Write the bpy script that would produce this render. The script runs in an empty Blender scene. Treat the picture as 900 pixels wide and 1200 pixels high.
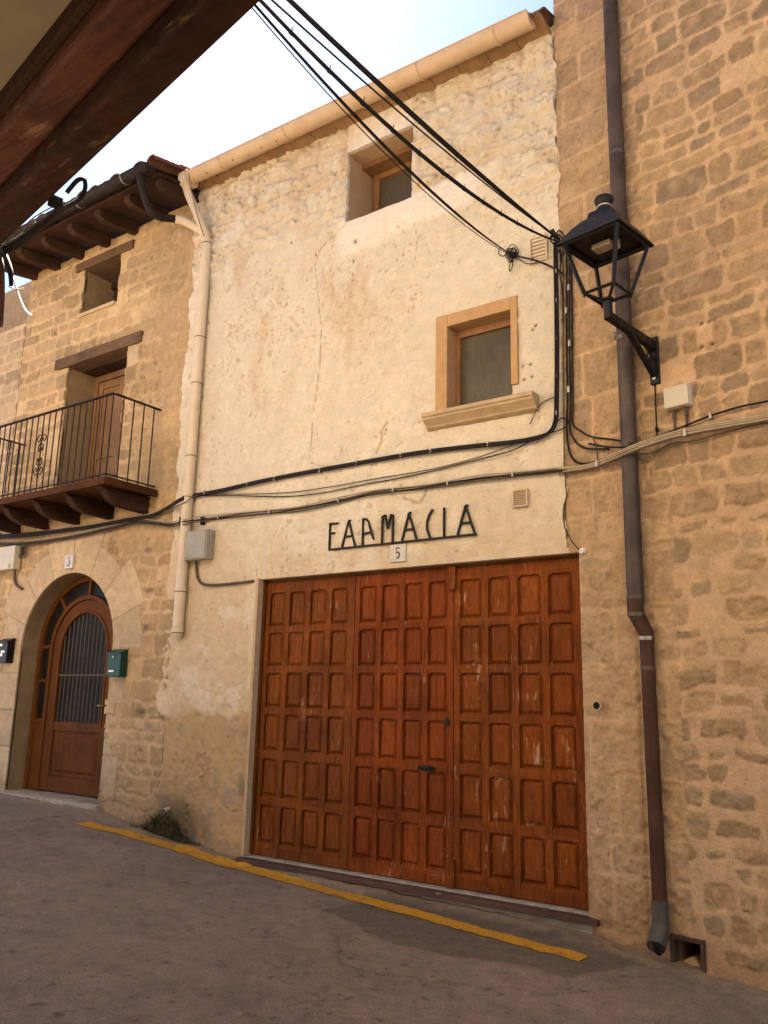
import bpy, math, random
import numpy as np
from mathutils import Matrix, Vector

random.seed(7)
COL = bpy.context.scene.collection
scene = bpy.context.scene
PI = math.pi

# ------------------------------------------------------------------ camera geometry (metres, x along the facade, y into it)
CEN = np.array([450., 600.])
_vv = np.array([552., -3824.]) - CEN
_vx = np.array([-969., 788.]) - CEN
FPX = math.sqrt(-(_vv @ _vx))
def _n(v): return v / np.linalg.norm(v)
_Z = _n(np.array([_vv[0], _vv[1], FPX])); _X = -_n(np.array([_vx[0], _vx[1], FPX])); _Y = np.cross(_Z, _X)
RW = np.array([_X, _Y, _Z])
H = 1.40; D = 5.9398
CAM = np.array([0., -D, H])
def ray(px, py): return RW @ _n(np.array([px - CEN[0], py - CEN[1], FPX]))
def P(px, py, y=0.0):                      # point of a survey sighting on the plane y
    r = ray(px, py); return CAM + r * ((y - CAM[1]) / r[1])
D2 = np.array([0.98428715, -0.17656907, 0.]); D2 = _n(D2); N2 = np.array([D2[1], -D2[0], 0.])
O2 = np.array([-2.5057, 0., 0.])
def P2(px, py, o=0.0):                     # on the right-hand building's face, o metres proud: returns local (u, z)
    r = ray(px, py); t = ((O2 + N2 * o - CAM) @ N2) / (r @ N2); p = CAM + t * r
    return float((p - O2) @ D2), float(p[2])
def P3(px, py, perp):                      # on a plane parallel to the overhanging house, returns local (x, z)
    r = ray(px, py); t = perp / (r @ (-N2)); p = t * r
    return float(p @ D2), float(p[2] + H)
GX = np.array([-120, -30, -12, -9.65, -7.85, -7.38, -5.68, -4.0, -2.4, -1.27, 0, 3, 30, 120.])
GZ = np.array([3.4, 1.6, .38, .23, .19, .11, -.06, -.09, -.13, -.22, -.32, -.5, -2.2, -3.0])
def gz(x): return np.interp(x, GX, GZ)
def PG(px, py):                            # on the street
    r = ray(px, py); z = -.1
    for _ in range(30):
        p = CAM + r * ((z - CAM[2]) / r[2]); z = .5 * z + .5 * float(gz(p[0]))
    return p

# local frames: x along the wall, y into the wall (negative = towards the street), z up
def T1(x, y, z): return (x, y, z)
def T2(x, y, z): return (O2[0] + D2[0] * x - N2[0] * y, O2[1] + D2[1] * x - N2[1] * y, z)
def T3(x, y, z): return (D2[0] * x - N2[0] * y, -D + D2[1] * x - N2[1] * y, z)

# ------------------------------------------------------------------ materials
def lin(r, g, b):
    f = lambda c: (c / 255 / 12.92) if c / 255 <= .04045 else ((c / 255 + .055) / 1.055) ** 2.4
    return (f(r), f(g), f(b))
class NT:
    def __init__(s, name):
        s.m = bpy.data.materials.new(name); s.m.use_nodes = True; s.t = s.m.node_tree; s.t.nodes.clear()
        s.out = s.t.nodes.new('ShaderNodeOutputMaterial'); s.b = s.t.nodes.new('ShaderNodeBsdfPrincipled')
        s.t.links.new(s.b.outputs[0], s.out.inputs[0])
    def n(s, t, **k):
        x = s.t.nodes.new(t)
        for a, v in k.items(): setattr(x, a, v)
        return x
    def l(s, a, b): s.t.links.new(a, b)
    def coord(s, scale=(1, 1, 1), rot=(0, 0, 0)):
        c = s.n('ShaderNodeTexCoord'); m = s.n('ShaderNodeMapping'); m.inputs['Scale'].default_value = scale; m.inputs['Rotation'].default_value = rot
        s.l(c.outputs['Object'], m.inputs[0]); return m.outputs[0]
    def noise(s, vec, scale, detail=4, rough=.55, out='Fac'):
        x = s.n('ShaderNodeTexNoise'); x.inputs['Scale'].default_value = scale; x.inputs['Detail'].default_value = detail; x.inputs['Roughness'].default_value = rough
        s.l(vec, x.inputs['Vector']); return x.outputs[out]
    def ramp(s, fac, stops):
        x = s.n('ShaderNodeValToRGB'); e = x.color_ramp.elements
        while len(e) < len(stops): e.new(.5)
        for i, (p, c) in enumerate(stops):
            e[i].position = p; e[i].color = (*c, 1) if isinstance(c, tuple) else (c, c, c, 1)
        s.l(fac, x.inputs[0]); return x.outputs[0]
    def mix(s, fac, a, b, mode='MIX'):
        x = s.n('ShaderNodeMix', data_type='RGBA', blend_type=mode)
        for i, v in ((0, fac), (6, a), (7, b)):
            if hasattr(v, 'links'): s.l(v, x.inputs[i])
            else: x.inputs[i].default_value = v if i == 0 else ((*v, 1) if len(v) == 3 else v)
        return x.outputs[2]
    def bump(s, h, dist, strength=1, prev=None):
        x = s.n('ShaderNodeBump'); x.inputs['Distance'].default_value = dist; x.inputs['Strength'].default_value = strength
        s.l(h, x.inputs['Height'])
        if prev is not None: s.l(prev, x.inputs['Normal'])
        return x.outputs[0]
    def done(s, col, rough=.8, nrm=None, metal=0, spec=.5):
        if hasattr(col, 'links'): s.l(col, s.b.inputs['Base Color'])
        else: s.b.inputs['Base Color'].default_value = (*col, 1)
        if hasattr(rough, 'links'): s.l(rough, s.b.inputs['Roughness'])
        else: s.b.inputs['Roughness'].default_value = rough
        s.b.inputs['Metallic'].default_value = metal; s.b.inputs['Specular IOR Level'].default_value = spec
        if nrm is not None: s.l(nrm, s.b.inputs['Normal'])
        return s.m

def mat_masonry(name, grain=.004, fine=.0015, spec=.2, var=.16, speck=.12):
    m = NT(name); c = m.coord()
    a = m.n('ShaderNodeAttribute', attribute_name='Col').outputs['Color']
    n1 = m.noise(c, 9, 6, .65); n2 = m.noise(c, 70, 5, .7); n3 = m.noise(c, 260, 3, .6)
    v1 = m.ramp(n1, [(.3, 1 - var), (.7, 1 + var)]); v2 = m.ramp(n2, [(.3, 1 - var * .9), (.72, 1 + var * .9)])
    k = m.mix(1.0, m.mix(1.0, a, v1, 'MULTIPLY'), v2, 'MULTIPLY')
    pit = m.ramp(m.noise(c, 38, 2, .5), [(.24, .62), (.31, 1.0)])
    k = m.mix(1.0, k, pit, 'MULTIPLY')
    k = m.mix(1.0, k, m.ramp(m.noise(c, 170, 2, .5), [(.32, 1 - speck * 1.5), (.68, 1 + speck)]), 'MULTIPLY')
    b = m.bump(n2, grain); b = m.bump(n3, fine, prev=b); b = m.bump(n1, grain * 2.2, prev=b)
    return m.done(k, .93, b, spec=spec)
def mat_wood(name, c1, c2, worn, wornamt=.62, rough=.5, grain=(14, 14, 1.6), bumpd=.0018, spec=.4, scuff=False):
    m = NT(name); c = m.coord(grain); cu = m.coord()
    g = m.noise(c, 3.2, 7, .7); base = m.ramp(g, [(.28, c1), (.72, c2)])
    big = m.ramp(m.noise(cu, 2.3, 3, .5), [(.3, .72), (.7, 1.18)])
    base = m.mix(1.0, base, big, 'MULTIPLY')
    w = m.noise(m.coord((grain[0] * .9, grain[1] * .9, grain[2] * 1.1)), 2.1, 5, .72); w2 = m.noise(cu, 3.1, 4, .6)
    mm = m.n('ShaderNodeMath', operation='MULTIPLY'); m.l(w, mm.inputs[0]); m.l(w2, mm.inputs[1])
    msk = m.ramp(mm.outputs[0], [(wornamt * .5, 0.0), (wornamt * .5 + .07, 1.0)])
    col = m.mix(msk, base, worn)
    if scuff:
        hz = m.noise(m.coord((2.2, 8, 26)), 2.0, 5, .7); pz = m.noise(cu, 1.7, 3, .6)
        m2 = m.n('ShaderNodeMath', operation='MULTIPLY'); m.l(hz, m2.inputs[0]); m.l(pz, m2.inputs[1])
        col = m.mix(m.ramp(m2.outputs[0], [(.375, 0.0), (.46, .45)]), col, worn)
        sn = m.n('ShaderNodeVectorMath', operation='SNAP'); mp = m.n('ShaderNodeMapping'); mp.inputs['Location'].default_value = (.905, 5, -.58); m.l(m.coord(), mp.inputs[0]); m.l(mp.outputs[0], sn.inputs[0]); sn.inputs[1].default_value = (.2585, 20, .388)
        wn = m.n('ShaderNodeTexWhiteNoise', noise_dimensions='3D'); m.l(sn.outputs[0], wn.inputs['Vector']); col = m.mix(1.0, col, m.ramp(wn.outputs['Value'], [(0, (.84, .80, .8)), (1, (1.14, 1.14, 1.2))]), 'MULTIPLY')
        gr = m.noise(m.coord((26, 26, 5)), 1.4, 6, .75); col = m.mix(1.0, col, m.ramp(gr, [(.34, .58), (.54, 1.08)]), 'MULTIPLY')
    r = m.ramp(m.noise(cu, 12, 4), [(.3, max(0, rough - .12)), (.7, min(1, rough + .2))])
    return m.done(col, r, m.bump(g, bumpd), spec=spec)
def mat_plain(name, col, rough=.6, metal=0, var=.2, scale=12, bumpd=.0006, spec=.5, col2=None):
    m = NT(name); c = m.coord(); n = m.noise(c, scale, 6, .65)
    c2 = col2 or tuple(min(1, x * (1 + var)) for x in col); c1 = tuple(x * (1 - var) for x in col)
    k = m.ramp(n, [(.3, c1), (.7, c2)])
    r = m.ramp(m.noise(c, scale * 2.3, 4), [(.3, max(.05, rough - .12)), (.7, min(1, rough + .12))])
    return m.done(k, r, m.bump(m.noise(c, scale * 7, 4), bumpd), metal, spec)

M = {}
M['farm'] = mat_masonry('ochre_render', .0060, .0014, var=.09, speck=.06)
M['left'] = mat_masonry('left_masonry', .0045, .0012, var=.16, speck=.06)
M['right'] = mat_masonry('right_masonry', .005, .0012, var=.17, speck=.06)
M['street'] = mat_masonry('worn_asphalt', .004, .0025, spec=.2, var=.16, speck=.30)
M['render_plain'] = mat_plain('ochre_reveal_render', (.44, .30, .18), .92, var=.16, scale=7, bumpd=.003, spec=.2)
M['stone_plain'] = mat_plain('cut_limestone', (.27, .18, .095), .92, var=.22, scale=8, bumpd=.003, spec=.2)
M['stone_shade'] = mat_plain('shaded_jamb_stone', (.19, .125, .068), .92, var=.2, scale=5, bumpd=.003, spec=.1)  # jamb stone with the shade of the arch recess put into its colour
M['stone_light'] = mat_plain('pale_cut_stone', (.40, .285, .165), .9, var=.16, scale=10, bumpd=.002, spec=.2)
M['stone_orange'] = mat_plain('orange_cut_stone', (.38, .225, .105), .9, var=.15, scale=9, bumpd=.0018, spec=.2)
M['garage1'] = mat_wood('garage_wood_brown', (.105, .026, .0026), (.180, .050, .0050), (.30, .165, .085), .675, spec=.12, rough=.65, scuff=True)
M['garage2'] = mat_wood('garage_wood_red', (.122, .025, .0024), (.200, .045, .0046), (.30, .155, .08), .685, spec=.12, rough=.65, scuff=True)
M['garage3'] = mat_wood('garage_wood_orange', (.115, .027, .0024), (.195, .050, .0048), (.33, .185, .095), .66, spec=.12, rough=.65, scuff=True)
M['door'] = mat_wood('entrance_door_wood', (.072, .022, .0034), (.120, .040, .006), (.16, .06, .02), .9, rough=.6, spec=.1)
M['baldoor'] = mat_wood('balcony_door_wood', (.14, .068, .025), (.21, .108, .042), (.23, .14, .07), .85, rough=.6)
M['winwood'] = mat_wood('window_frame_wood', (.17, .075, .025), (.26, .125, .045), (.32, .2, .1), .8, rough=.6)
M['oldwood'] = mat_wood('weathered_lintel_wood', (.060, .032, .017), (.135, .078, .043), (.20, .13, .085), .85, rough=.85, grain=(1.6, 14, 14), bumpd=.006, spec=.2)
M['eavewood'] = mat_wood('dark_eave_wood', (.022, .010, .006), (.060, .029, .016), (.09, .055, .035), .85, rough=.9, grain=(14, 1.6, 14), bumpd=.004, spec=.1)
M['balwood'] = mat_wood('balcony_timber', (.026, .010, .004), (.080, .032, .012), (.15, .085, .04), .80, rough=.85, grain=(1.6, 10, 14), bumpd=.004, spec=.08)
M['beam'] = mat_wood('stained_beam_wood', (.030, .009, .0035), (.125, .038, .011), (.20, .11, .055), .66, rough=.7, grain=(1.2, 12, 12), bumpd=.005, spec=.3)
M['beam_dark'] = mat_wood('dark_beam_wood', (.012, .0045, .002), (.055, .019, .007), (.13, .075, .035), .68, rough=.75, grain=(1.2, 12, 12), bumpd=.006, spec=.15)
M['soffit'] = mat_plain('cream_soffit_paint', (.22, .18, .115), .9, var=.1, scale=3, bumpd=.001, spec=.2)
M['opp'] = mat_plain('sunlit_lime_render', (.80, .69, .54), .95, var=.05, scale=3, bumpd=.003, spec=.1)  # unseen walls, lightened so they bounce more sun onto the facades
M['tile'] = mat_plain('terracotta_tile', (.12, .062, .036), .9, var=.45, scale=9, bumpd=.003, spec=.2)
M['tilered'] = mat_plain('red_ridge_tile', (.13, .035, .022), .85, var=.35, scale=9, bumpd=.003, spec=.2)
M['gutter_tan'] = mat_plain('tan_gutter_plastic', (.46, .325, .20), .55, var=.14, scale=5, spec=.3)
M['gutter_black'] = mat_plain('black_gutter_plastic', (.018, .013, .010), .7, var=.35, scale=9, spec=.12)
M['pipe_cream'] = mat_plain('cream_pipe_plastic', (.52, .41, .28), .5, var=.10, scale=6, spec=.4)
M['pipe_brown'] = mat_plain('brown_painted_pipe', (.052, .021, .009), .6, var=.45, scale=7, spec=.2, bumpd=.001)
M['pipe_upper'] = mat_plain('weathered_grey_brown_pipe', (.052, .034, .024), .5, var=.45, scale=5, spec=.25, bumpd=.001)
M['pipe_grey'] = mat_plain('dull_grey_pipe', (.07, .058, .042), .6, metal=.1, var=.35, scale=12, spec=.4)
M['iron'] = mat_plain('black_wrought_iron', (.010, .008, .007), .6, var=.4, scale=20, spec=.22)
M['lampiron'] = mat_plain('lantern_painted_iron', (.006, .005, .005), .5, var=.4, scale=16, spec=.2)
M['railiron'] = mat_plain('rusty_rail_iron', (.022, .011, .007), .7, var=.5, scale=24, spec=.2)
M['grille'] = mat_plain('grey_grille_iron', (.095, .068, .045), .7, var=.3, scale=20, spec=.15)
M['cable'] = mat_plain('black_cable_rubber', (.011, .008, .007), .75, var=.35, scale=18, spec=.2)
M['cable_grey'] = mat_plain('dusty_grey_cable', (.075, .052, .032), .8, var=.3, scale=20, spec=.3)
M['cable_beige'] = mat_plain('beige_cable_sheath', (.32, .25, .155), .6, var=.2, scale=18, spec=.35)
M['cable_white'] = mat_plain('white_cable_sheath', (.75, .66, .64), .5, var=.1, scale=18)
M['clip'] = mat_plain('zinc_cable_clip', (.30, .26, .22), .45, metal=.5, var=.3, scale=30)
M['box_grey'] = mat_plain('grey_box_plastic', (.26, .235, .185), .6, var=.1, scale=8)
M['box_beige'] = mat_plain('beige_box_plastic', (.40, .34, .25), .5, var=.08, scale=8)
M['box_white'] = mat_plain('pale_meter_box', (.42, .37, .28), .55, var=.08, scale=8)
M['plate'] = mat_plain('glazed_white_tile', (.46, .40, .33), .25, var=.07, scale=10)
M['ink'] = mat_plain('black_glaze', (.02, .018, .02), .3, var=.2)
M['mbblack'] = mat_plain('black_mailbox_paint', (.007, .005, .005), .4, var=.3, spec=.2)
M['mbgreen'] = mat_plain('green_mailbox_paint', (.003, .038, .025), .4, var=.2, spec=.25)
M['sticker'] = mat_plain('white_sticker_paper', (.75, .72, .68), .6, var=.06)
M['brass'] = mat_plain('dull_brass', (.35, .24, .10), .4, metal=.7, var=.25)
M['eave_clay'] = mat_plain('brown_eave_clay', (.25, .145, .07), .9, var=.22, scale=7, bumpd=.003, spec=.1)
M['vent_pale'] = mat_plain('pale_vent_plastic', (.50, .40, .29), .8, var=.08)
M['vent'] = mat_plain('sand_vent_plastic', (.46, .335, .215), .8, var=.1)
M['dark'] = mat_plain('dark_void', (.012, .009, .007), .95, var=.3, spec=.1)
M['lampglass'] = mat_plain('lamp_lens', (.22, .17, .11), .3, var=.1)
M['sill_strip'] = mat_wood('threshold_timber', (.05, .022, .014), (.10, .045, .028), (.35, .3, .24), .8, rough=.7, grain=(1.6, 14, 14))
M['concrete'] = mat_plain('worn_concrete', (.30, .25, .19), .93, var=.28, scale=9, bumpd=.005, spec=.2)
M['weed'] = mat_plain('dark_weed_leaf', (.085, .076, .034), .9, var=.6, scale=14, spec=.05)
M['rust'] = mat_plain('rusted_iron_frame', (.06, .03, .018), .8, metal=.2, var=.5, scale=20)
def pane_mat(name, c1, c2, rough=.22, spec=.25):
    m = NT(name); c = m.coord((1, 1, .6)); n = m.noise(c, 3.5, 6, .65); n2 = m.noise(c, 40, 4, .7)
    k = m.mix(1.0, m.ramp(n, [(.3, c1), (.72, c2)]), m.ramp(n2, [(.3, .86), (.75, 1.12)]), 'MULTIPLY')
    r = m.ramp(n, [(.3, rough + .2), (.7, rough)])
    return m.done(k, r, m.bump(n, .0006), spec=spec)
M['pane_low'] = pane_mat('dusty_window_pane', (.045, .034, .021), (.090, .070, .044))
M['pane_up'] = pane_mat('dusty_upper_pane', (.055, .042, .028), (.10, .08, .055))
M['pane_door'] = pane_mat('dark_door_glass', (.005, .004, .003), (.011, .009, .006), .4, .12)

# yellow line paint, worn through to the asphalt
_m = NT('worn_yellow_paint'); _c = _m.coord()
_k = _m.mix(_m.ramp(_m.noise(_c, 55, 4, .7), [(.36, 0.0), (.44, 1.0)]), (.20, .12, .05), _m.mix(_m.ramp(_m.noise(_c, 9, 8, .72), [(.35, 0.0), (.43, 1.0)]), (.14, .09, .05), (.52, .25, .014)))
_k = _m.mix(1.0, _k, _m.ramp(_m.noise(_c, 45, 5, .7), [(.3, .72), (.7, 1.15)]), 'MULTIPLY')
M['yellow'] = _m.done(_k, .8, _m.bump(_m.noise(_c, 80, 4), .002), spec=.25)

# ------------------------------------------------------------------ mesh builder
ORI = {}
class MB:
    def __init__(s, tf=T1): s.v = []; s.f = []; s.tf = tf
    def add(s, vs, fs, raw=False):
        k = len(s.v)
        s.v += [tuple(p) if raw else s.tf(*p) for p in vs]; s.f += [tuple(i + k for i in f) for f in fs]; return s
    def box(s, x0, x1, y0, y1, z0, z1):
        return s.add([(x0, y0, z0), (x1, y0, z0), (x1, y1, z0), (x0, y1, z0), (x0, y0, z1), (x1, y0, z1), (x1, y1, z1), (x0, y1, z1)],
                     [(0, 3, 2, 1), (4, 5, 6, 7), (0, 1, 5, 4), (1, 2, 6, 5), (2, 3, 7, 6), (3, 0, 4, 7)])
    def frus(s, a, b):      # a, b: lists of 4 corner points (front smaller b)
        return s.add(a + b, [(3, 2, 1, 0), (4, 5, 6, 7), (0, 1, 5, 4), (1, 2, 6, 5), (2, 3, 7, 6), (3, 0, 4, 7)])
    def prism_y(s, poly, y0, y1):   # polygon in x,z extruded in y
        n = len(poly)
        return s.add([(x, y0, z) for x, z in poly] + [(x, y1, z) for x, z in poly],
                     [tuple(range(n)), tuple(range(2 * n - 1, n - 1, -1))] + [(i, i + n, (i + 1) % n + n, (i + 1) % n) for i in range(n)])
    def prism_x(s, poly, x0, x1, dz=0):   # polygon in y,z extruded in x
        n = len(poly)
        return s.add([(x0, y, z) for y, z in poly] + [(x1, y, z + dz) for y, z in poly],
                     [tuple(range(n)), tuple(range(2 * n - 1, n - 1, -1))] + [(i, i + n, (i + 1) % n + n, (i + 1) % n) for i in range(n)])
    def bar(s, p, q, w, y0, y1):    # flat bar in the x,z plane
        p = np.array(p, float); q = np.array(q, float); d = (q - p) / max(1e-9, np.linalg.norm(q - p)); t = np.array([-d[1], d[0]]) * w / 2
        return s.prism_y([tuple(p - t), tuple(q - t), tuple(q + t), tuple(p + t)], y0, y1)
    def tube(s, pts, r, n=8, smooth=0, raw=False):
        pts = [np.array(p if raw else s.tf(*p), float) for p in pts]
        if smooth and len(pts) > 2:
            q = []
            for i in range(len(pts) - 1):
                a = pts[max(0, i - 1)]; b = pts[i]; c = pts[i + 1]; d = pts[min(len(pts) - 1, i + 2)]
                for k in range(smooth):
                    t = k / smooth
                    q.append(.5 * ((2 * b) + (c - a) * t + (2 * a - 5 * b + 4 * c - d) * t * t + (3 * b - a - 3 * c + d) * t ** 3))
            q.append(pts[-1]); pts = q
        N = len(pts); rr = r if hasattr(r, '__len__') else [r] * N
        if len(rr) != N: rr = list(np.interp(np.linspace(0, 1, N), np.linspace(0, 1, len(rr)), rr))
        up = None; vs = []; fs = []
        for i, p in enumerate(pts):
            t = pts[min(N - 1, i + 1)] - pts[max(0, i - 1)]; t = t / max(1e-9, np.linalg.norm(t))
            if up is None:
                up = np.array([0, 0, 1.]) if abs(t[2]) < .8 else np.array([1., 0, 0])
            u = up - t * (up @ t); u /= max(1e-9, np.linalg.norm(u)); up = u; w = np.cross(t, u)
            for k in range(n):
                a = 2 * PI * k / n; vs.append(tuple(p + rr[i] * (math.cos(a) * u + math.sin(a) * w)))
        for i in range(N - 1):
            for k in range(n):
                a = i * n + k; b = i * n + (k + 1) % n; fs.append((a, b, b + n, a + n))
        fs.append(tuple(range(n - 1, -1, -1))); fs.append(tuple((N - 1) * n + k for k in range(n)))
        return s.add(vs, fs, raw=True)
    def lathe(s, prof, c, n=20):    # prof (r,z) about a vertical axis at local c
        vs = []; fs = []
        for r, z in prof:
            for k in range(n):
                a = 2 * PI * k / n; vs.append((c[0] + r * math.cos(a), c[1] + r * math.sin(a), c[2] + z))
        m = len(prof)
        for i in range(m - 1):
            for k in range(n):
                a = i * n + k; b = i * n + (k + 1) % n; fs.append((a, b, b + n, a + n))
        fs.append(tuple(range(n - 1, -1, -1))); fs.append(tuple((m - 1) * n + k for k in range(n)))
        return s.add(vs, fs)
    def ring(s, po, pi, y0, y1):    # band between two open outlines of equal length in x,z
        n = len(po)
        vs = [(x, y0, z) for x, z in po] + [(x, y0, z) for x, z in pi] + [(x, y1, z) for x, z in po] + [(x, y1, z) for x, z in pi]
        fs = []
        for i in range(n - 1):
            fs += [(i, i + 1, n + i + 1, n + i), (2 * n + i, 3 * n + i, 3 * n + i + 1, 2 * n + i + 1), (i, 2 * n + i, 2 * n + i + 1, i + 1), (n + i, n + i + 1, 3 * n + i + 1, 3 * n + i)]
        fs += [(0, n, 3 * n, 2 * n), (n - 1, 3 * n - 1, 4 * n - 1, 2 * n - 1)]
        return s.add(vs, fs)
    def build(s, name, mat, parent=None, smooth=False, bevel=0):
        me = bpy.data.meshes.new(name)
        V = np.array(s.v, float)
        if parent is not None: org = np.array(ORI[parent.name])
        else: org = np.array([(V[:, 0].min() + V[:, 0].max()) / 2, (V[:, 1].min() + V[:, 1].max()) / 2, V[:, 2].min()])
        me.from_pydata([tuple(v) for v in V - org], [], s.f); me.update()
        o = bpy.data.objects.new(name, me); COL.objects.link(o)
        me.materials.append(M[mat] if isinstance(mat, str) else mat)
        if smooth:
            me.shade_smooth()
            me.set_sharp_from_angle(angle=math.radians(45))
        if parent is not None:
            o.parent = parent; ORI[o.name] = tuple(org)
        else:
            o.location = tuple(org); ORI[o.name] = tuple(org)
        if bevel:
            b = o.modifiers.new('bevel', 'BEVEL'); b.width = bevel; b.segments = 2; b.limit_method = 'ANGLE'; b.angle_limit = math.radians(40)
        return o
def tag(o, label=None, cat=None, group=None, kind=None):
    if label: o['label'] = label
    if cat: o['category'] = cat
    if group: o['group'] = group
    if kind: o['kind'] = kind
    return o
def thing(name, loc, label, cat, group=None):
    o = bpy.data.objects.new(name, None); COL.objects.link(o); o.location = loc; o.empty_display_size = .2
    ORI[o.name] = tuple(loc); return tag(o, label, cat, group)

# ------------------------------------------------------------------ numpy noise and masonry
def vn(U, V, s, seed):
    tab = np.random.RandomState(seed).rand(256, 256)
    x = U / s + 1000; y = V / s + 1000; xi = np.floor(x).astype(int); yi = np.floor(y).astype(int); fx = x - xi; fy = y - yi
    fx = fx * fx * (3 - 2 * fx); fy = fy * fy * (3 - 2 * fy)
    a = tab[xi & 255, yi & 255]; b = tab[(xi + 1) & 255, yi & 255]; c = tab[xi & 255, (yi + 1) & 255]; d = tab[(xi + 1) & 255, (yi + 1) & 255]
    return (a * (1 - fx) + b * fx) * (1 - fy) + (c * (1 - fx) + d * fx) * fy
def fbm(U, V, s, seed, o=4, g=.5):
    t = 0; w = 0; a = 1
    for i in range(o): t = t + a * vn(U, V, s / 2 ** i, seed + i * 17); w += a; a *= g
    return t / w
def ss(x, a, b):
    t = np.clip((x - a) / (b - a), 0, 1); return t * t * (3 - 2 * t)
def masonry(U, V, seed, hr, wr, warp, jit=.02, rad=.05, skip=0.0):
    rng = np.random.RandomState(seed)
    Uw = U + warp * 2 * (fbm(U, V, .30, seed + 1, 3) - .5) + warp * .5 * (fbm(U, V, .07, seed + 4, 2) - .5)
    Vw = V + warp * 1.6 * (fbm(U, V, .38, seed + 2, 3) - .5) + warp * .5 * (fbm(U, V, .07, seed + 5, 2) - .5)
    ve = [V.min() - .6]
    while ve[-1] < V.max() + .6: ve.append(ve[-1] + rng.uniform(*hr))
    ve = np.array(ve); K = np.clip(np.searchsorted(ve, Vw) - 1, 0, len(ve) - 2)
    d = np.zeros(U.shape); r1 = np.zeros(U.shape); r2 = np.zeros(U.shape); r3 = np.zeros(U.shape); pu = np.zeros(U.shape); pv = np.zeros(U.shape)
    for k in np.unique(K):
        h = ve[k + 1] - ve[k]; ue = [U.min() - .8]
        while ue[-1] < U.max() + .8: ue.append(ue[-1] + rng.uniform(*wr) * (.75 + .5 * h / hr[1]))
        ue = np.array(ue); n = len(ue); ra, rb, rc, rd = rng.rand(4, n)
        m = K == k; x = Uw[m]; y = Vw[m]; j = np.clip(np.searchsorted(ue, x) - 1, 0, n - 2)
        du = np.minimum(x - ue[j], ue[j + 1] - x); dv = np.minimum(y - ve[k], ve[k + 1] - y)
        dd = rad - np.hypot(np.maximum(rad - du, 0), np.maximum(rad - dv, 0)) - jit * rb[j] - np.where(rd[j] < skip, .2, 0)
        d[m] = dd; r1[m] = ra[j]; r2[m] = rb[j]; r3[m] = rc[j]; pu[m] = (x - ue[j]) / (ue[j + 1] - ue[j]); pv[m] = (y - ve[k]) / h
    return d, r1, r2, r3, pu, pv
def segdist(U, V, pts):
    best = np.full(U.shape, 9.)
    for (a, b), (c, e) in zip(pts[:-1], pts[1:]):
        dx, dy = c - a, e - b; t = np.clip(((U - a) * dx + (V - b) * dy) / (dx * dx + dy * dy + 1e-9), 0, 1)
        best = np.minimum(best, np.hypot(U - a - t * dx, V - b - t * dy))
    return best
def lerp(a, b, t): return a * (1 - t[..., None]) + b * t[..., None]
def C3(c, shape): return np.broadcast_to(np.array(c, float), shape + (3,)).copy()

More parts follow.
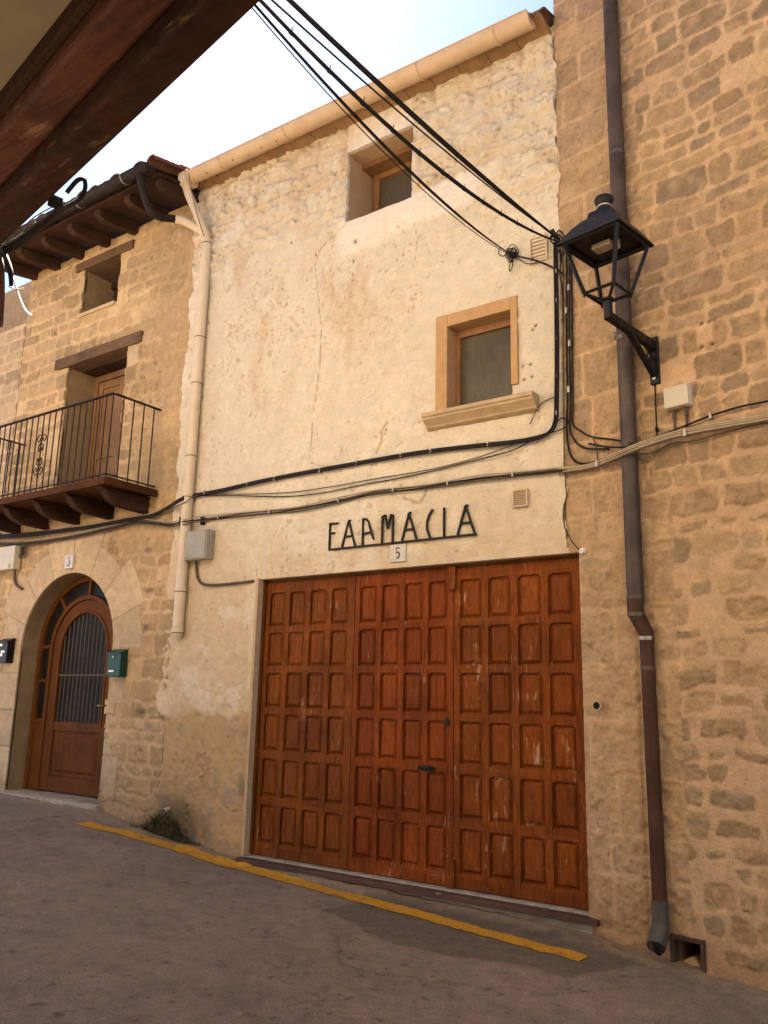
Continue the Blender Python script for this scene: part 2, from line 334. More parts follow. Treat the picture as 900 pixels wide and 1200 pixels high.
def sheet(name, parent, mat, tf, us, vs, func, holes=(), arch=None, jitter=None, extra=None, skirt=.04, kind=None):
    us = np.array(us, float); vs = np.array(vs, float)
    for (a, b, c, d) in holes:
        for e in (a, b):
            if us[0] < e < us[-1]: us[np.abs(us - e).argmin()] = e
        for e in (c, d):
            if vs[0] < e < vs[-1]: vs[np.abs(vs - e).argmin()] = e
    if arch:
        cx, r, zs, zb = arch
        for e in (cx - r, cx + r): us[np.abs(us - e).argmin()] = e
        for e in (zb, zs): vs[np.abs(vs - e).argmin()] = e
    U, V = np.meshgrid(us, vs, indexing='ij'); nu, nv = U.shape
    h, col = func(U, V)
    Uc = (U[:-1, :-1] + U[1:, 1:]) / 2; Vc = (V[:-1, :-1] + V[1:, 1:]) / 2
    keep = np.ones(Uc.shape, bool)
    for (a, b, c, d) in holes: keep &= ~((Uc > a) & (Uc < b) & (Vc > c) & (Vc < d))
    U2, V2 = U.copy(), V.copy()
    if arch:
        cx, r, zs, zb = arch
        keep &= ~((np.abs(Uc - cx) < r) & (Vc > zb) & (Vc <= zs)); rr = np.hypot(Uc - cx, Vc - zs); keep &= ~((rr < r) & (Vc > zs))
        st = us[1] - us[0]; rv = np.hypot(U - cx, V - zs); m = (np.abs(rv - r) < st * .75) & (V > zs)
        U2[m] = cx + (U[m] - cx) * r / rv[m]; V2[m] = zs + (V[m] - zs) * r / rv[m]
    if jitter is not None: U2, V2 = jitter(U2, V2)
    x, y, z = tf(U2, -h, V2)
    co = np.stack([np.broadcast_to(x, U.shape), np.broadcast_to(y, U.shape), np.broadcast_to(z, U.shape)], -1).reshape(-1, 3)
    colf = np.concatenate([np.clip(col, 0.002, 1), np.ones(U.shape + (1,))], -1).reshape(-1, 4)
    idx = np.arange(nu * nv).reshape(nu, nv)
    Q = np.stack([idx[:-1, :-1], idx[1:, :-1], idx[1:, 1:], idx[:-1, 1:]], -1)[keep]
    # skirt on every open edge
    E_ = np.concatenate([Q[:, [0, 1]], Q[:, [1, 2]], Q[:, [2, 3]], Q[:, [3, 0]]]); Es = np.sort(E_, 1); key = Es[:, 0].astype(np.int64) * (nu * nv) + Es[:, 1]
    _, inv, cnt = np.unique(key, return_inverse=True, return_counts=True); B = E_[cnt[inv] == 1]
    bv = np.unique(B); mp = np.full(nu * nv, -1); mp[bv] = np.arange(len(bv)) + nu * nv
    x, y, z = tf(U2.reshape(-1)[bv], -h.reshape(-1)[bv] + skirt, V2.reshape(-1)[bv])
    cb = np.stack([x, y, np.broadcast_to(z, x.shape)], -1)
    S = np.stack([B[:, 1], B[:, 0], mp[B[:, 0]], mp[B[:, 1]]], -1)
    co = np.concatenate([co, cb]); colf = np.concatenate([colf, colf[bv]]); Q = np.concatenate([Q, S])
    if extra is not None:
        ev, ef, ec = extra
        k = len(co); co = np.concatenate([co, np.array(ev)]); colf = np.concatenate([colf, np.tile(np.array([*ec, 1.]), (len(ev), 1))]); Q = np.concatenate([Q, np.array(ef) + k])
    used = np.zeros(len(co), bool); used[Q.reshape(-1)] = True; re = np.cumsum(used) - 1; co = co[used]; colf = colf[used]; Q = re[Q]
    org = np.array(ORI[parent.name]) if parent is not None else np.zeros(3)
    co = co - org
    me = bpy.data.meshes.new(name); nf = len(Q)
    me.vertices.add(len(co)); me.vertices.foreach_set('co', co.astype(np.float32).reshape(-1))
    me.loops.add(nf * 4); me.loops.foreach_set('vertex_index', Q.astype(np.int32).reshape(-1))
    me.polygons.add(nf); me.polygons.foreach_set('loop_start', np.arange(0, nf * 4, 4, dtype=np.int32))
    me.update(calc_edges=True); me.validate()
    a = me.color_attributes.new('Col', 'FLOAT_COLOR', 'POINT'); a.data.foreach_set('color', colf.astype(np.float32).reshape(-1))
    me.shade_smooth(); me.set_sharp_from_angle(angle=math.radians(62))
    o = bpy.data.objects.new(name, me); COL.objects.link(o); me.materials.append(M[mat])
    if parent is not None: o.parent = parent
    ORI[o.name] = tuple(org)
    if kind: o['kind'] = kind
    return o
def backing(tf, x0, x1, z0, z1, holes, y0=.012, y1=.46, more=()):
    """solid wall core behind the face, boxes around the openings"""
    mb = MB(tf)
    xs = sorted({x0, x1, *[e for h in holes for e in h[:2] if x0 < e < x1]}); zs = sorted({z0, z1, *[e for h in holes for e in h[2:] if z0 < e < z1]})
    for a, b in zip(xs[:-1], xs[1:]):
        run = None
        for c, d in zip(zs[:-1], zs[1:]):
            cx, cz = (a + b) / 2, (c + d) / 2
            if any(h[0] < cx < h[1] and h[2] < cz < h[3] for h in holes):
                if run: mb.box(a, b, y0, y1, *run); run = None
            else: run = [run[0], d] if run else [c, d]
        if run: mb.box(a, b, y0, y1, *run)
    for m in more: mb.box(*m)
    return mb.v, mb.f

# ================================================================== GROUND
def ground_func(U, V):
    s = U.shape; col = C3((.225, .168, .122), s)
    n = fbm(U, V, 1.1, 501, 4); n2 = fbm(U, V, .12, 502, 3)
    col *= (.82 + .36 * n)[..., None]; col *= (.86 + .28 * n2)[..., None]
    sp = vn(U + .02 * n2, V, .020, 503) * .6 + .4 * vn(U, V, .033, 506); col = lerp(col, C3((.27, .20, .14), s), ss(sp, .72, .86) * .55)
    sp = vn(U, V, .028, 504) * .6 + .4 * vn(U, V, .047, 507); col = lerp(col, C3((.050, .034, .024), s), ss(sp, .74, .86) * .6); big = fbm(U, V * 1.6, .38, 508, 4, .6); col *= (.84 + .32 * big)[..., None]
    h = .014 * (n - .5) + .007 * (n2 - .5) + .0035 * (vn(U, V, .03, 505) - .5)
    # darker repair in front of the garage
    pa = [PG(388, 1062), PG(470, 1084), PG(560, 1100), PG(700, 1128), PG(762, 1122)]
    xs = np.array([p[0] for p in pa]); ys = np.array([p[1] for p in pa])
    low = np.interp(U, xs, ys - .42 * np.array([.3, .8, 1, .9, .4])); hi = np.interp(U, xs, ys + .25)
    e_ = .30 * (big - .5) + .10 * (n2 - .5); m = ss(U + e_, xs[0] - .04, xs[0] + .03) * (1 - ss(U, xs[-1] - .05, xs[-1] + .1)) * ss(V - low + e_, -.03, .03)
    col = lerp(col, C3((.088, .068, .042), s), m * .6)
    # dusty concrete strip at the foot of the walls
    base = np.where(U < O2[0], 0, (U - O2[0]) * D2[1] / D2[0])
    e = ss(V - base + .16 * (n2 - .5) + .14 * (big - .5), -.24, -.05); col = lerp(col, C3((.27, .185, .11), s), e * .75); h = h + e * (.02 + .022 * (n2 - .4) * ss(big, .4, .6))
    # grey pale patch at bottom right
    e = ss(U + .5 * (n - .5), -1.9, -1.2); col = lerp(col, C3((.20, .155, .125), s), e * .5)
    for pts in ([PG(355, 1200), PG(385, 1160), PG(400, 1120), PG(392, 1090), PG(402, 1062)], [PG(400, 1130), PG(440, 1140), PG(520, 1150), PG(640, 1165), PG(820, 1150)],
                [PG(0, 1080), PG(90, 1060), PG(170, 1065), PG(260, 1100), PG(380, 1160)], [PG(330, 1178), PG(420, 1160), PG(520, 1188)]):
        p = [(q[0], q[1]) for q in pts]
        d = segdist(U + .07 * (fbm(U, V, .13, 510, 3) - .5), V + .07 * (fbm(U, V, .13, 512, 3) - .5), p)
        k = 1 - ss(d, .002, .009); k = k * ss(fbm(U, V, .3, 515, 2), .42, .62); h = h - .006 * k; col = lerp(col, C3((.06, .045, .032), s), k * .42)
    return h, col
def TG(x, y, z): return (x, z, -y + gz(x))   # sheet coordinate v is world y, height is -y
fx = np.concatenate([[-150, -100, -60, -40, -25, -18, -14, -12], np.arange(-11, 1.2, .018), [1.6, 2.5, 4, 7, 12, 20, 40, 80, 150]])
fy = np.concatenate([[-150, -80, -40, -20, -12, -8, -6.5], np.arange(-5.6, .35, .018), [1, 3, 8, 20, 60, 150]])
g = sheet('street', None, 'street', TG, fx, fy, ground_func, skirt=.02, kind='structure')

line_px = [(97, 965), (140, 975), (200, 992), (290, 1018), (390, 1046), (480, 1069), (560, 1091), (640, 1113), (684, 1124)]
lp = [PG(*p) for p in line_px]
mb = MB(); lx = np.linspace(lp[0][0], lp[-1][0], 260); ly = np.interp(lx, [p[0] for p in lp], [p[1] for p in lp])
ww = np.interp(lx, [lp[0][0], lp[-1][0]], [.090, .078])
e1 = (vn(lx, lx * 0, .05, 91) - .5) * .018 + (vn(lx, lx * 0, .015, 93) - .5) * .014; e2 = (vn(lx, lx * 0 + 5, .05, 92) - .5) * .018 + (vn(lx, lx * 0 + 5, .014, 94) - .5) * .014
vs = []; 
for i in range(260):
    for t in np.linspace(-1, 1, 7):
        yy = ly[i] + t * ww[i] + (e1[i] if t < 0 else e2[i]) * abs(t); X = np.array([[lx[i]]]); Y = np.array([[yy]])
        vs.append((lx[i], yy))
arr = np.array(vs); hh, _ = ground_func(arr[:, :1], arr[:, 1:]); 
vs = [(a, b, float(gz(a)) + float(hh[i, 0]) + .006) for i, (a, b) in enumerate(vs)]
fs = [(i * 7 + k, (i + 1) * 7 + k, (i + 1) * 7 + k + 1, i * 7 + k + 1) for i in range(259) for k in range(6)]
mb.add(vs, fs); tag(mb.build('road_marking', 'yellow'), kind='structure')

# ================================================================== LEFT STONE HOUSE
STX0, STX1 = -10.40, -6.90
ARCX, ARR, ARZ, ARB = -8.76, .89, 1.90, .27
BD = (-9.31, -8.10, 3.62, 5.51); AT = (-9.17, -8.42, 6.18, 6.84)
left = thing('stone_house', (-8.7, 0, .2), 'sandy stone house with arched wooden door, iron balcony and dark timber eave', 'house')
def left_func(U, V, neighbour=False):
    s = U.shape
    d, r1, r2, r3, pu, pv = masonry(U, V, 21, (.10, .25), (.14, .48), .075, jit=.020, rad=.05, skip=.10)
    d = d + .02 * (fbm(U, V, .05, 22, 3) - .5); st = ss(d, .0, .022)
    stone = C3((.325, .215, .108), s)
    stone *= (.74 + .5 * r1)[..., None]; stone = lerp(stone, C3((.37, .26, .145), s), (r3 > .7) * .5)
    mort = C3((.43, .298, .160), s)
    # right-hand part is smeared over with render
    sm = ss(U + .5 * (fbm(U, V, .8, 31, 3) - .5), -8.15, -7.5) * .72 * (.25 + .75 * ss(V, 2.6, 3.6)) + .10
    vis = 1 - sm
    col = lerp(mort, stone * .92, st * (.25 + .75 * vis)); n = fbm(U, V, .5, 33, 5); col = lerp(col, C3((.325, .205, .100), s), sm * .6)
    col *= (.74 + .52 * n)[..., None]
    rough = fbm(U, V, .06, 35, 4, .6)
    h = .006 + .016 * st * vis * (.6 + .8 * r2) + .012 * (rough - .5) * (.35 + .65 * st) + .03 * (fbm(U, V, .7, 37, 2) - .5) + .006
    col *= (.87 + .26 * rough)[..., None]
    # pits in stones
    p = ss(vn(U, V, .035, 39), .80, .93) * ss(fbm(U, V, .4, 40, 2), .5, .62); h = h - .010 * p; col = lerp(col, C3((.12, .075, .04), s), p * .65)
    fk = ss(vn(U, V * 1.6, .030, 44) * .6 + .4 * vn(U, V, .05, 45), .66, .80) * ss(fbm(U, V, .5, 46, 2), .45, .62); col = lerp(col, C3((.47, .35, .21), s), fk * .6); h = h + .005 * fk
    b_ = ss(.11 - np.abs(U + 7.97), 0, .02) * ss(.13 - np.abs(V - 5.36), 0, .02); col = lerp(col, C3((.45, .34, .21), s), b_ * .7); h = h + .008 * b_
    # dark holes near the corner
    for (a, b) in ((-7.33, 2.50), (-7.35, 2.10), (-7.3, 1.22), (-7.42, 2.95)):
        k = np.exp(-(((U - a) / .075) ** 2 + ((V - b) / .03) ** 2) * (1 + 2 * (rough - .5))); h = h - .02 * k; col = lerp(col, C3((.08, .05, .03), s), np.clip(k * 1.3 * rough * 1.3, 0, .85))
    # voussoirs and jambs of the arch, dressed stone
    rr = np.hypot(U - ARCX, V - ARZ); ang = np.degrees(np.arctan2(V - ARZ, U - ARCX))
    k = np.floor((ang + 4) / 23.5); ro = 1.37 + .10 * np.sin(k * 2.3) + .02 * (rough - .5)
    vz = (V > ARZ) & (rr < ro)
    jw = np.where(U > ARCX, 1.02, 1.22) + .13 * (np.floor((V + .1) / .43) % 2)
    jz = (V <= ARZ) & (np.abs(U - ARCX) < jw) & (V > -.2)
    am = np.abs(((ang + 4) / 23.5) % 1 - .5); dv = (.5 - am) * np.radians(23.5) * rr; dv = np.minimum(dv, ro - rr)
    dj = np.minimum((.5 - np.abs(((V + .1) / .43) % 1 - .5)) * .43, jw - np.abs(U - ARCX))
    dd = np.where(vz, dv, np.where(jz, dj, 9)); z = (vz | jz)
    z = z & ~((V <= ARZ) & (U > ARCX) & (V < 1.75) & (fbm(U, V, .4, 43, 2) > .47))
    kk = np.where(vz, k, np.floor((V + .1) / .43) + 40 * np.sign(U - ARCX))
    tint = .92 + .18 * ((np.sin(kk * 12.9) * 43758.5) % 1)
    dressed = C3((.405, .295, .175), s) * tint[..., None] * (.86 + .28 * n)[..., None] * (.93 + .14 * rough)[..., None]
    jo = 1 - ss(dd, .002, .009)
    dressed = lerp(dressed, C3((.15, .10, .055), s), jo * .7)
    zz = z.astype(float)
    col = lerp(col, dressed, zz); h = np.where(z, .020 + .004 * (rough - .5) - .007 * jo, h)
    # darker brown towards the foot
    f = 1 - ss(V - gz(U) + .25 * (n - .5), .0, .45); col = lerp(col, C3((.20, .125, .065), s), f * .5)
    # darker brown towards the eave
    w = ss(V, 6.2, 7.0) * .25; col = lerp(col, C3((.25, .165, .09), s), w)
    return np.maximum(h, .001), col
st_ = .0125
holesL = [BD, AT]
zs0 = -.3
ex = backing(T1, STX0, STX1 - .02, zs0, 7.06, [BD, AT, (ARCX - ARR - .16, ARCX + ARR + .16, ARB - .05, ARZ + ARR + .16)], more=[
    (STX0, STX0 + .2, .47, 6.5, zs0, 7.0), (STX1 - .25, STX1 - .05, .47, 6.5, zs0, 7.0), (STX0, STX1, 6.3, 6.5, zs0, 7.0)])
def jitL(U, V): return U, V
sheet('wall', left, 'left', T1, np.arange(STX0, STX1, st_), np.arange(zs0, 7.12, st_), left_func, holesL, (ARCX, ARR, ARZ, ARB), extra=(ex[0], ex[1], (.22, .145, .075)))
def apath(cx, r, z0, zs, n=28, y=None):
    p = [(cx - r, z0), (cx - r, z0 + (zs - z0) * .5)]
    for i in range(n + 1):
        a = PI - PI * i / n; p.append((cx + r * math.cos(a), zs + r * math.sin(a)))
    return p + [(cx + r, z0 + (zs - z0) * .5), (cx + r, z0)]
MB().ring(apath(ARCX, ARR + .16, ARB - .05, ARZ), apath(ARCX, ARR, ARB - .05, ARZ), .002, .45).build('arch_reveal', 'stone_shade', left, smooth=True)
# front door
dr = MB(); dr.ring(apath(ARCX, ARR - .004, ARB, ARZ), apath(ARCX, .82, ARB, ARZ), .215, .29)
dr.ring(apath(ARCX, .655, ARB, ARZ), apath(ARCX, .60, ARB, ARZ), .222, .285)
for sx in (-1, 1):
    for z in (1.05, 1.52, 1.93): dr.box(*sorted((ARCX + sx * .655, ARCX + sx * .82)), .228, .275, z, z + .045)
    dr.box(*sorted((ARCX + sx * .655, ARCX + sx * .82)), .24, .27, ARB, 1.05)
for a in (48, 88, 130):
    c, s_ = math.cos(math.radians(a)), math.sin(math.radians(a)); dr.bar((ARCX + .65 * c, ARZ + .65 * s_), (ARCX + .825 * c, ARZ + .825 * s_), .045, .227, .275)
fr = dr.build('door_frame', 'door', left, smooth=False, bevel=.004)
MB().ring(apath(ARCX, .83, 1.06, ARZ), apath(ARCX, .645, 1.06, ARZ), .255, .262).build('pane', 'pane_door', fr)
lf = MB(); lf.ring(apath(ARCX, .597, ARB + .01, ARZ), apath(ARCX, .445, ARB + .01, ARZ), .245, .285)
lf.ring(apath(ARCX, .475, 1.03, ARZ), apath(ARCX, .44, 1.03, ARZ), .232, .246)
lf.box(ARCX - .445, ARCX + .445, .247, .284, .96, 1.07); lf.box(ARCX - .445, ARCX + .445, .247, .284, ARB + .012, .45)
lf.box(ARCX - .445, ARCX + .445, .268, .280, .45, .96)
def field(mb, x0, x1, z0, z1, yb, yf, bv):
    mb.frus([(x0, yb, z0), (x1, yb, z0), (x1, yb, z1), (x0, yb, z1)], [(x0 + bv, yf, z0 + bv), (x1 - bv, yf, z0 + bv), (x1 - bv, yf, z1 - bv), (x0 + bv, yf, z1 - bv)])
field(lf, ARCX - .40, ARCX + .40, .49, .92, .268, .252, .035)
leaf = lf.build('door_leaf', 'door', left, bevel=.004)
p = apath(ARCX, .446, 1.06, ARZ); g = MB(); g.prism_y(p, .268, .274); g.build('pane', 'pane_door', leaf)
gr = MB()
for i in range(11):
    x = ARCX - .39 + i * .078; top = ARZ + math.sqrt(.43 ** 2 - (x - ARCX) ** 2); gr.tube([(x, .25, 1.075), (x, .25, top)], .0055, 6)
gr.box(ARCX - .435, ARCX + .435, .246, .256, 1.60, 1.618)
gr.build('grille', 'grille', leaf, smooth=True)
hd = MB(); hd.tube([(-8.235, .245, 1.27), (-8.235, .20, 1.27), (-8.33, .195, 1.27)], .009, 8); hd.box(-8.255, -8.215, .238, .246, 1.18, 1.34); hd.build('handle', 'brass', leaf)
MB().box(-9.75, -7.80, -.10, .5, .12, .262).build('doorstep', 'concrete', left, bevel=.012)
# attic opening
aw = thing  # noqa
a = MB(); a.box(AT[0] - .17, -8.17, -.045, .40, 6.835, 6.955); at = a.build('attic_lintel', 'oldwood', left, bevel=.012); MB().box(AT[0] - .1, AT[1] + .1, .405, .46, 6.74, 6.95).build('attic_inner_lintel', 'eavewood', left)
MB().box(AT[0] - .03, AT[1] - .02, -.045, .2, 6.150, 6.195).build('attic_sill', 'stone_light', left, bevel=.006)
sh = MB(); sh.box(AT[0] - .1, AT[1] + .1, .47, .5, 6.1, 6.95)  # dark boards added behind the opening to stand for the unlit room
for i in range(4): sh.box(AT[0] - .1 + i * .24, AT[0] + .13 + i * .24, .455, .469, 6.1, 6.95)
sh.build('attic_dark_backing', 'eavewood', left)
# balcony door
MB().box(-9.57, -7.83, -.05, .20, 5.50, 5.645).build('balcony_lintel', 'oldwood', left, bevel=.012)
MB().box(-9.40, -8.0, .205, .48, 5.50, 5.62).build('inner_lintel', 'eavewood', left)
bdm = MB(); y = .42
bdm.box(BD[0], BD[0] + .07, y - .02, y + .05, BD[2], BD[3] - .01); bdm.box(BD[1] - .07, BD[1], y - .02, y + .05, BD[2], BD[3] - .01); bdm.box(BD[0] + .07, BD[1] - .07, y - .02, y + .05, BD[3] - .09, BD[3] - .01)
bf = bdm.build('balcony_door_frame', 'baldoor', left, bevel=.004)
for k in range(2):
    x0 = BD[0] + .075 + k * .533; x1 = x0 + .528; m = MB()
    m.box(x0, x0 + .09, y, y + .04, BD[2], 5.41); m.box(x1 - .09, x1, y, y + .04, BD[2], 5.41)
    for za, zb in ((BD[2], 3.80), (4.35, 4.45), (5.31, 5.41)): m.box(x0 + .09, x1 - .09, y + .002, y + .038, za, zb)
    m.box(x0 + .09, x1 - .09, y + .02, y + .03, 3.80, 5.31); field(m, x0 + .12, x1 - .12, 3.84, 4.31, y + .02, y + .006, .03); field(m, x0 + .12, x1 - .12, 4.49, 5.27, y + .02, y + .006, .03)
    m.build('balcony_door_leaf', 'baldoor', left, bevel=.003)
# balcony
BX0, BX1, BY = -10.10, -7.34, -.69
b = MB(); b.box(BX0, BX1, BY, -.035, 3.555, 3.625); slab = b.build('balcony_floor', 'balwood', left, bevel=.008)
b = MB(); b.box(BX0 - .015, BX1 + .015, BY - .03, BY - .001, 3.535, 3.612); b.box(BX1 + .001, BX1 + .03, BY, -.03, 3.535, 3.612); b.box(BX0 - .03, BX0 - .001, BY, -.03, 3.535, 3.612)
b.build('edge_board', 'balwood', slab, bevel=.005)
prof = [(0, 3.55), (0, 3.37), (-.38, 3.38), (-.45, 3.40), (-.51, 3.43), (-.56, 3.48), (-.59, 3.52), (-.63, 3.525), (-.655, 3.55)]
for x in (-7.52, -8.14, -8.76, -9.38, -9.98):
    MB().prism_x([(yy, zz) for yy, zz in prof], x - .055, x + .055).build('corbel', 'eavewood', slab, bevel=.006)
rl = MB(); RX0, RX1, RY, RZ = -10.05, -7.40, -.655, 4.565
rl.box(RX0, RX1, RY - .018, RY + .018, RZ - .008, RZ + .006)
for x in (RX0, RX1): rl.box(x - .018, x + .018, RY + .019, .02, RZ - .008, RZ + .006); rl.box(x - .01, x + .01, RY + .011, 0.02, 3.66, 3.672)
rl.box(RX0, RX1, RY - .01, RY + .01, 3.66, 3.672)
nb = 23
for i in range(nb + 1):
    x = RX0 + (RX1 - RX0) * i / nb; rl.tube([(x, RY, 3.627), (x, RY, RZ - .006)], .0075, 6)
for x in (RX0, RX1):
    for i in range(1, 5): yy = RY + i * .138; rl.tube([(x, yy, 3.627), (x, yy, RZ - .006)], .0075, 6)
rail = rl.build('railing', 'railiron', left, smooth=True)
ox = RX0 + (RX1 - RX0) * 12 / nb
for zc, sg in ((4.24, 1), (3.90, -1)):
    sc = MB(); sc.tube([(ox, RY - .001, zc - .12), (ox, RY - .001, zc + .12)], .009, 6)
    for sx in (-1, 1):
        q = []
        for i in range(22):
            t = i / 21; an = t * 2.3 * PI; r = .052 * (1 - .72 * t); q.append((ox + sx * (.048 - r * math.cos(an)), RY, zc + sg * (.02 + r * math.sin(an) * 1.1)))
        sc.tube(q, .007, 6)
        q = [(ox + sx * (.006 + .045 * math.sin(t * PI)), RY, zc - sg * (.03 + .09 * t)) for t in np.linspace(0, 1, 10)]; sc.tube(q, .007, 6)
        q = []
        for i in range(16):
            t = i / 15; an = t * 1.9 * PI; r = .03 * (1 - .7 * t); q.append((ox + sx * (.03 - r * math.cos(an)), RY, zc - sg * (.115 - r * math.sin(an))))
        sc.tube(q, .006, 6)
    sc.build('scroll_ornament', 'railiron', rail, smooth=True)
# eave: rafters, boards, tiles, black gutter
def rafter(x, w=.05):
    m = MB(); m.prism_x([(.0, 7.02), (.0, 7.17), (-.60, 7.06), (-.60, 6.99), (-.52, 6.95), (-.40, 6.955)], x - w, x + w); return m
for x in (-7.05, -7.60, -8.15, -8.70, -9.25, -9.80, -10.30): rafter(x).build('rafter', 'eavewood', left, bevel=.008)
m = MB(); m.prism_x([(.3, 7.235), (.3, 7.255), (-.66, 7.075), (-.66, 7.055)], STX0 - .05, STX1 - .06); m.build('eave_boards', 'eavewood', left)
def roof_sheet(name, parent, x0, x1, ye, ze, yr, zr, yb, mat, per=.21, seed=3):
    xs = np.arange(x0, x1 + .001, per / 10); vs_ = []
    ys = np.concatenate([np.arange(ye, yr, .06), np.arange(yr, yb + .01, .3)])
    h = []
    for j, yy in enumerate(ys):
        z = ze + (zr - ze) * (yy - ye) / (yr - ye) if yy <= yr else zr - (yy - yr) * (zr - ze) / (yr - ye)
        for x in xs:
            t = ((x - x0) / per) % 1; c = int((x - x0) / per); cx = math.sin(c * 7.1) * .03
            up = math.sqrt(max(0, 1 - (2 * t - 1) ** 2)) if True else 0
            fr_ = ((yy - ye + cx) / .36) % 1
            vs_.append((x, yy + (.02 * math.sin(c * 3.7) if j == 0 else 0), z + .075 * up + .018 * (1 - fr_) - .05))
    n = len(xs); k = len(vs_); mb = MB(); fs_ = [(j * n + i, j * n + i + 1, (j + 1) * n + i + 1, (j + 1) * n + i) for j in range(len(ys) - 1) for i in range(n - 1)]
    low = [(a_, b_, c_ - .02) for a_, b_, c_ in vs_[:n]]
    fs_ += [(k + i, k + i + 1, i + 1, i) for i in range(n - 1)]
    mb.add(vs_ + low, fs_); 
    o = mb.build(name, mat, parent, smooth=True)
    return o
roof_sheet('roof', left, STX0 - .05, STX1 - .12, -.76, 7.21, 3.2, 8.2, 6.9, 'tile')
def tilearch(x, y0, z0, y1, z1, r=.085, mat='tilered', parent=None, name='verge_tile'):
    m = MB(); n = 10; vs = []; 
    for (yy, zz) in ((y0, z0), (y1, z1)):
        for rr_ in (r, r - .016):
            for i in range(n + 1):
                a_ = PI * i / n; vs.append((x + rr_ * math.cos(a_), yy, zz + rr_ * math.sin(a_)))
    N = n + 1; fs = []
    for i in range(n):
        fs += [(i, i + 1, N + i + 1, N + i), (i, 2 * N + i, 2 * N + i + 1, i + 1), (N + i, N + i + 1, 3 * N + i + 1, 3 * N + i), (2 * N + i, 3 * N + i, 3 * N + i + 1, 2 * N + i + 1)]
    m.add(vs, fs); return m.build(name, mat, parent, smooth=True)
for i in range(4): tilearch(-7.02, -.74 + i * .38, 7.19 + i * .1, -.30 + i * .38, 7.29 + i * .1, parent=left)
def halfpipe(x0, x1, yc, zc, r, dz=0, t=.005):
    n = 12; o_ = [(yc + r * math.cos(PI + PI * i / n), zc + r * math.sin(PI + PI * i / n)) for i in range(n + 1)]
    i_ = [(yc + (r - t) * math.cos(PI + PI * i / n), zc + (r - t) * math.sin(PI + PI * i / n)) for i in range(n, -1, -1)]
    m = MB(); n2_ = len(o_) + len(i_); pr = o_ + i_
    m.prism_x(pr, x0, x1, dz)
    for xe in (x0, x1): m.prism_x([(yy, zz + (dz if xe == x1 else 0)) for yy, zz in o_], xe - .003, xe + .003)
    m.tube([(x0, yc - r, zc), (x1, yc - r, zc + dz)], .009, 6)
    return m
GLY, GLZ = -.745, 7.14
gl = halfpipe(STX0 - .1, -7.03, GLY, GLZ, .072).build('gutter', 'gutter_black', left, smooth=True)
for x in (-7.45, -8.3, -9.1, -9.9):
    n = 10; m = MB(); m.tube([(x, GLY + .077 * math.cos(PI + PI * i / n), GLZ + .077 * math.sin(PI + PI * i / n)) for i in range(n + 1)], .007, 5); m.build('gutter_bracket', 'clip', gl)
# outlet elbow of the black gutter
ox_ = P(163, 232, GLY)[0]
jn = P(213, 258, -.12)
m = MB(); a0 = (ox_, GLY, GLZ - .06); a1 = (ox_, GLY + .0, GLZ - .15); q2 = P(178, 249, -.62); q3 = P(206, 257, -.28)
m.tube([a0, a1, tuple(q2), tuple(q3)], .042, 12, smooth=6)
el = m.build('outlet_elbow', 'gutter_black', gl, smooth=True)

# neighbour beyond the left house
nbh = thing('far_stone_house', (-12.5, 0, .3), 'lower stone house at the far left edge beyond the balcony house', 'house')
def nb_func(U, V):
    h, c = left_func(U + 30, V + 3); return h, c
def wall_nb(U, V):
    s = U.shape; d, r1, r2, r3, pu, pv = masonry(U, V, 77, (.12, .24), (.2, .5), .04, jit=.012)
    st = ss(d, .004, .02); col = lerp(C3((.42, .31, .2), s), C3((.33, .23, .135), s) * (.75 + .5 * r1)[..., None], st); rough = fbm(U, V, .06, 79, 4, .6)
    col *= (.85 + .3 * rough)[..., None]; return .006 + .014 * st + .01 * rough, col
ex = backing(T1, -16, STX0 - .004, 0.0, 6.40, [], more=[(-16, STX0 - .01, .47, 4.5, 0, 6.3)])
sheet('wall', nbh, 'left', T1, np.arange(-14.5, STX0 - .002, .02), np.arange(0.0, 6.42, .02), wall_nb, extra=(ex[0], ex[1], (.3, .21, .13)))
up = MB(); z_ = float(P(22, 336, .9)[2]); up.box(-15.5, -10.9, .9, 1.3, 6.3, z_); up.build('set_back_parapet', 'stone_plain', nbh)

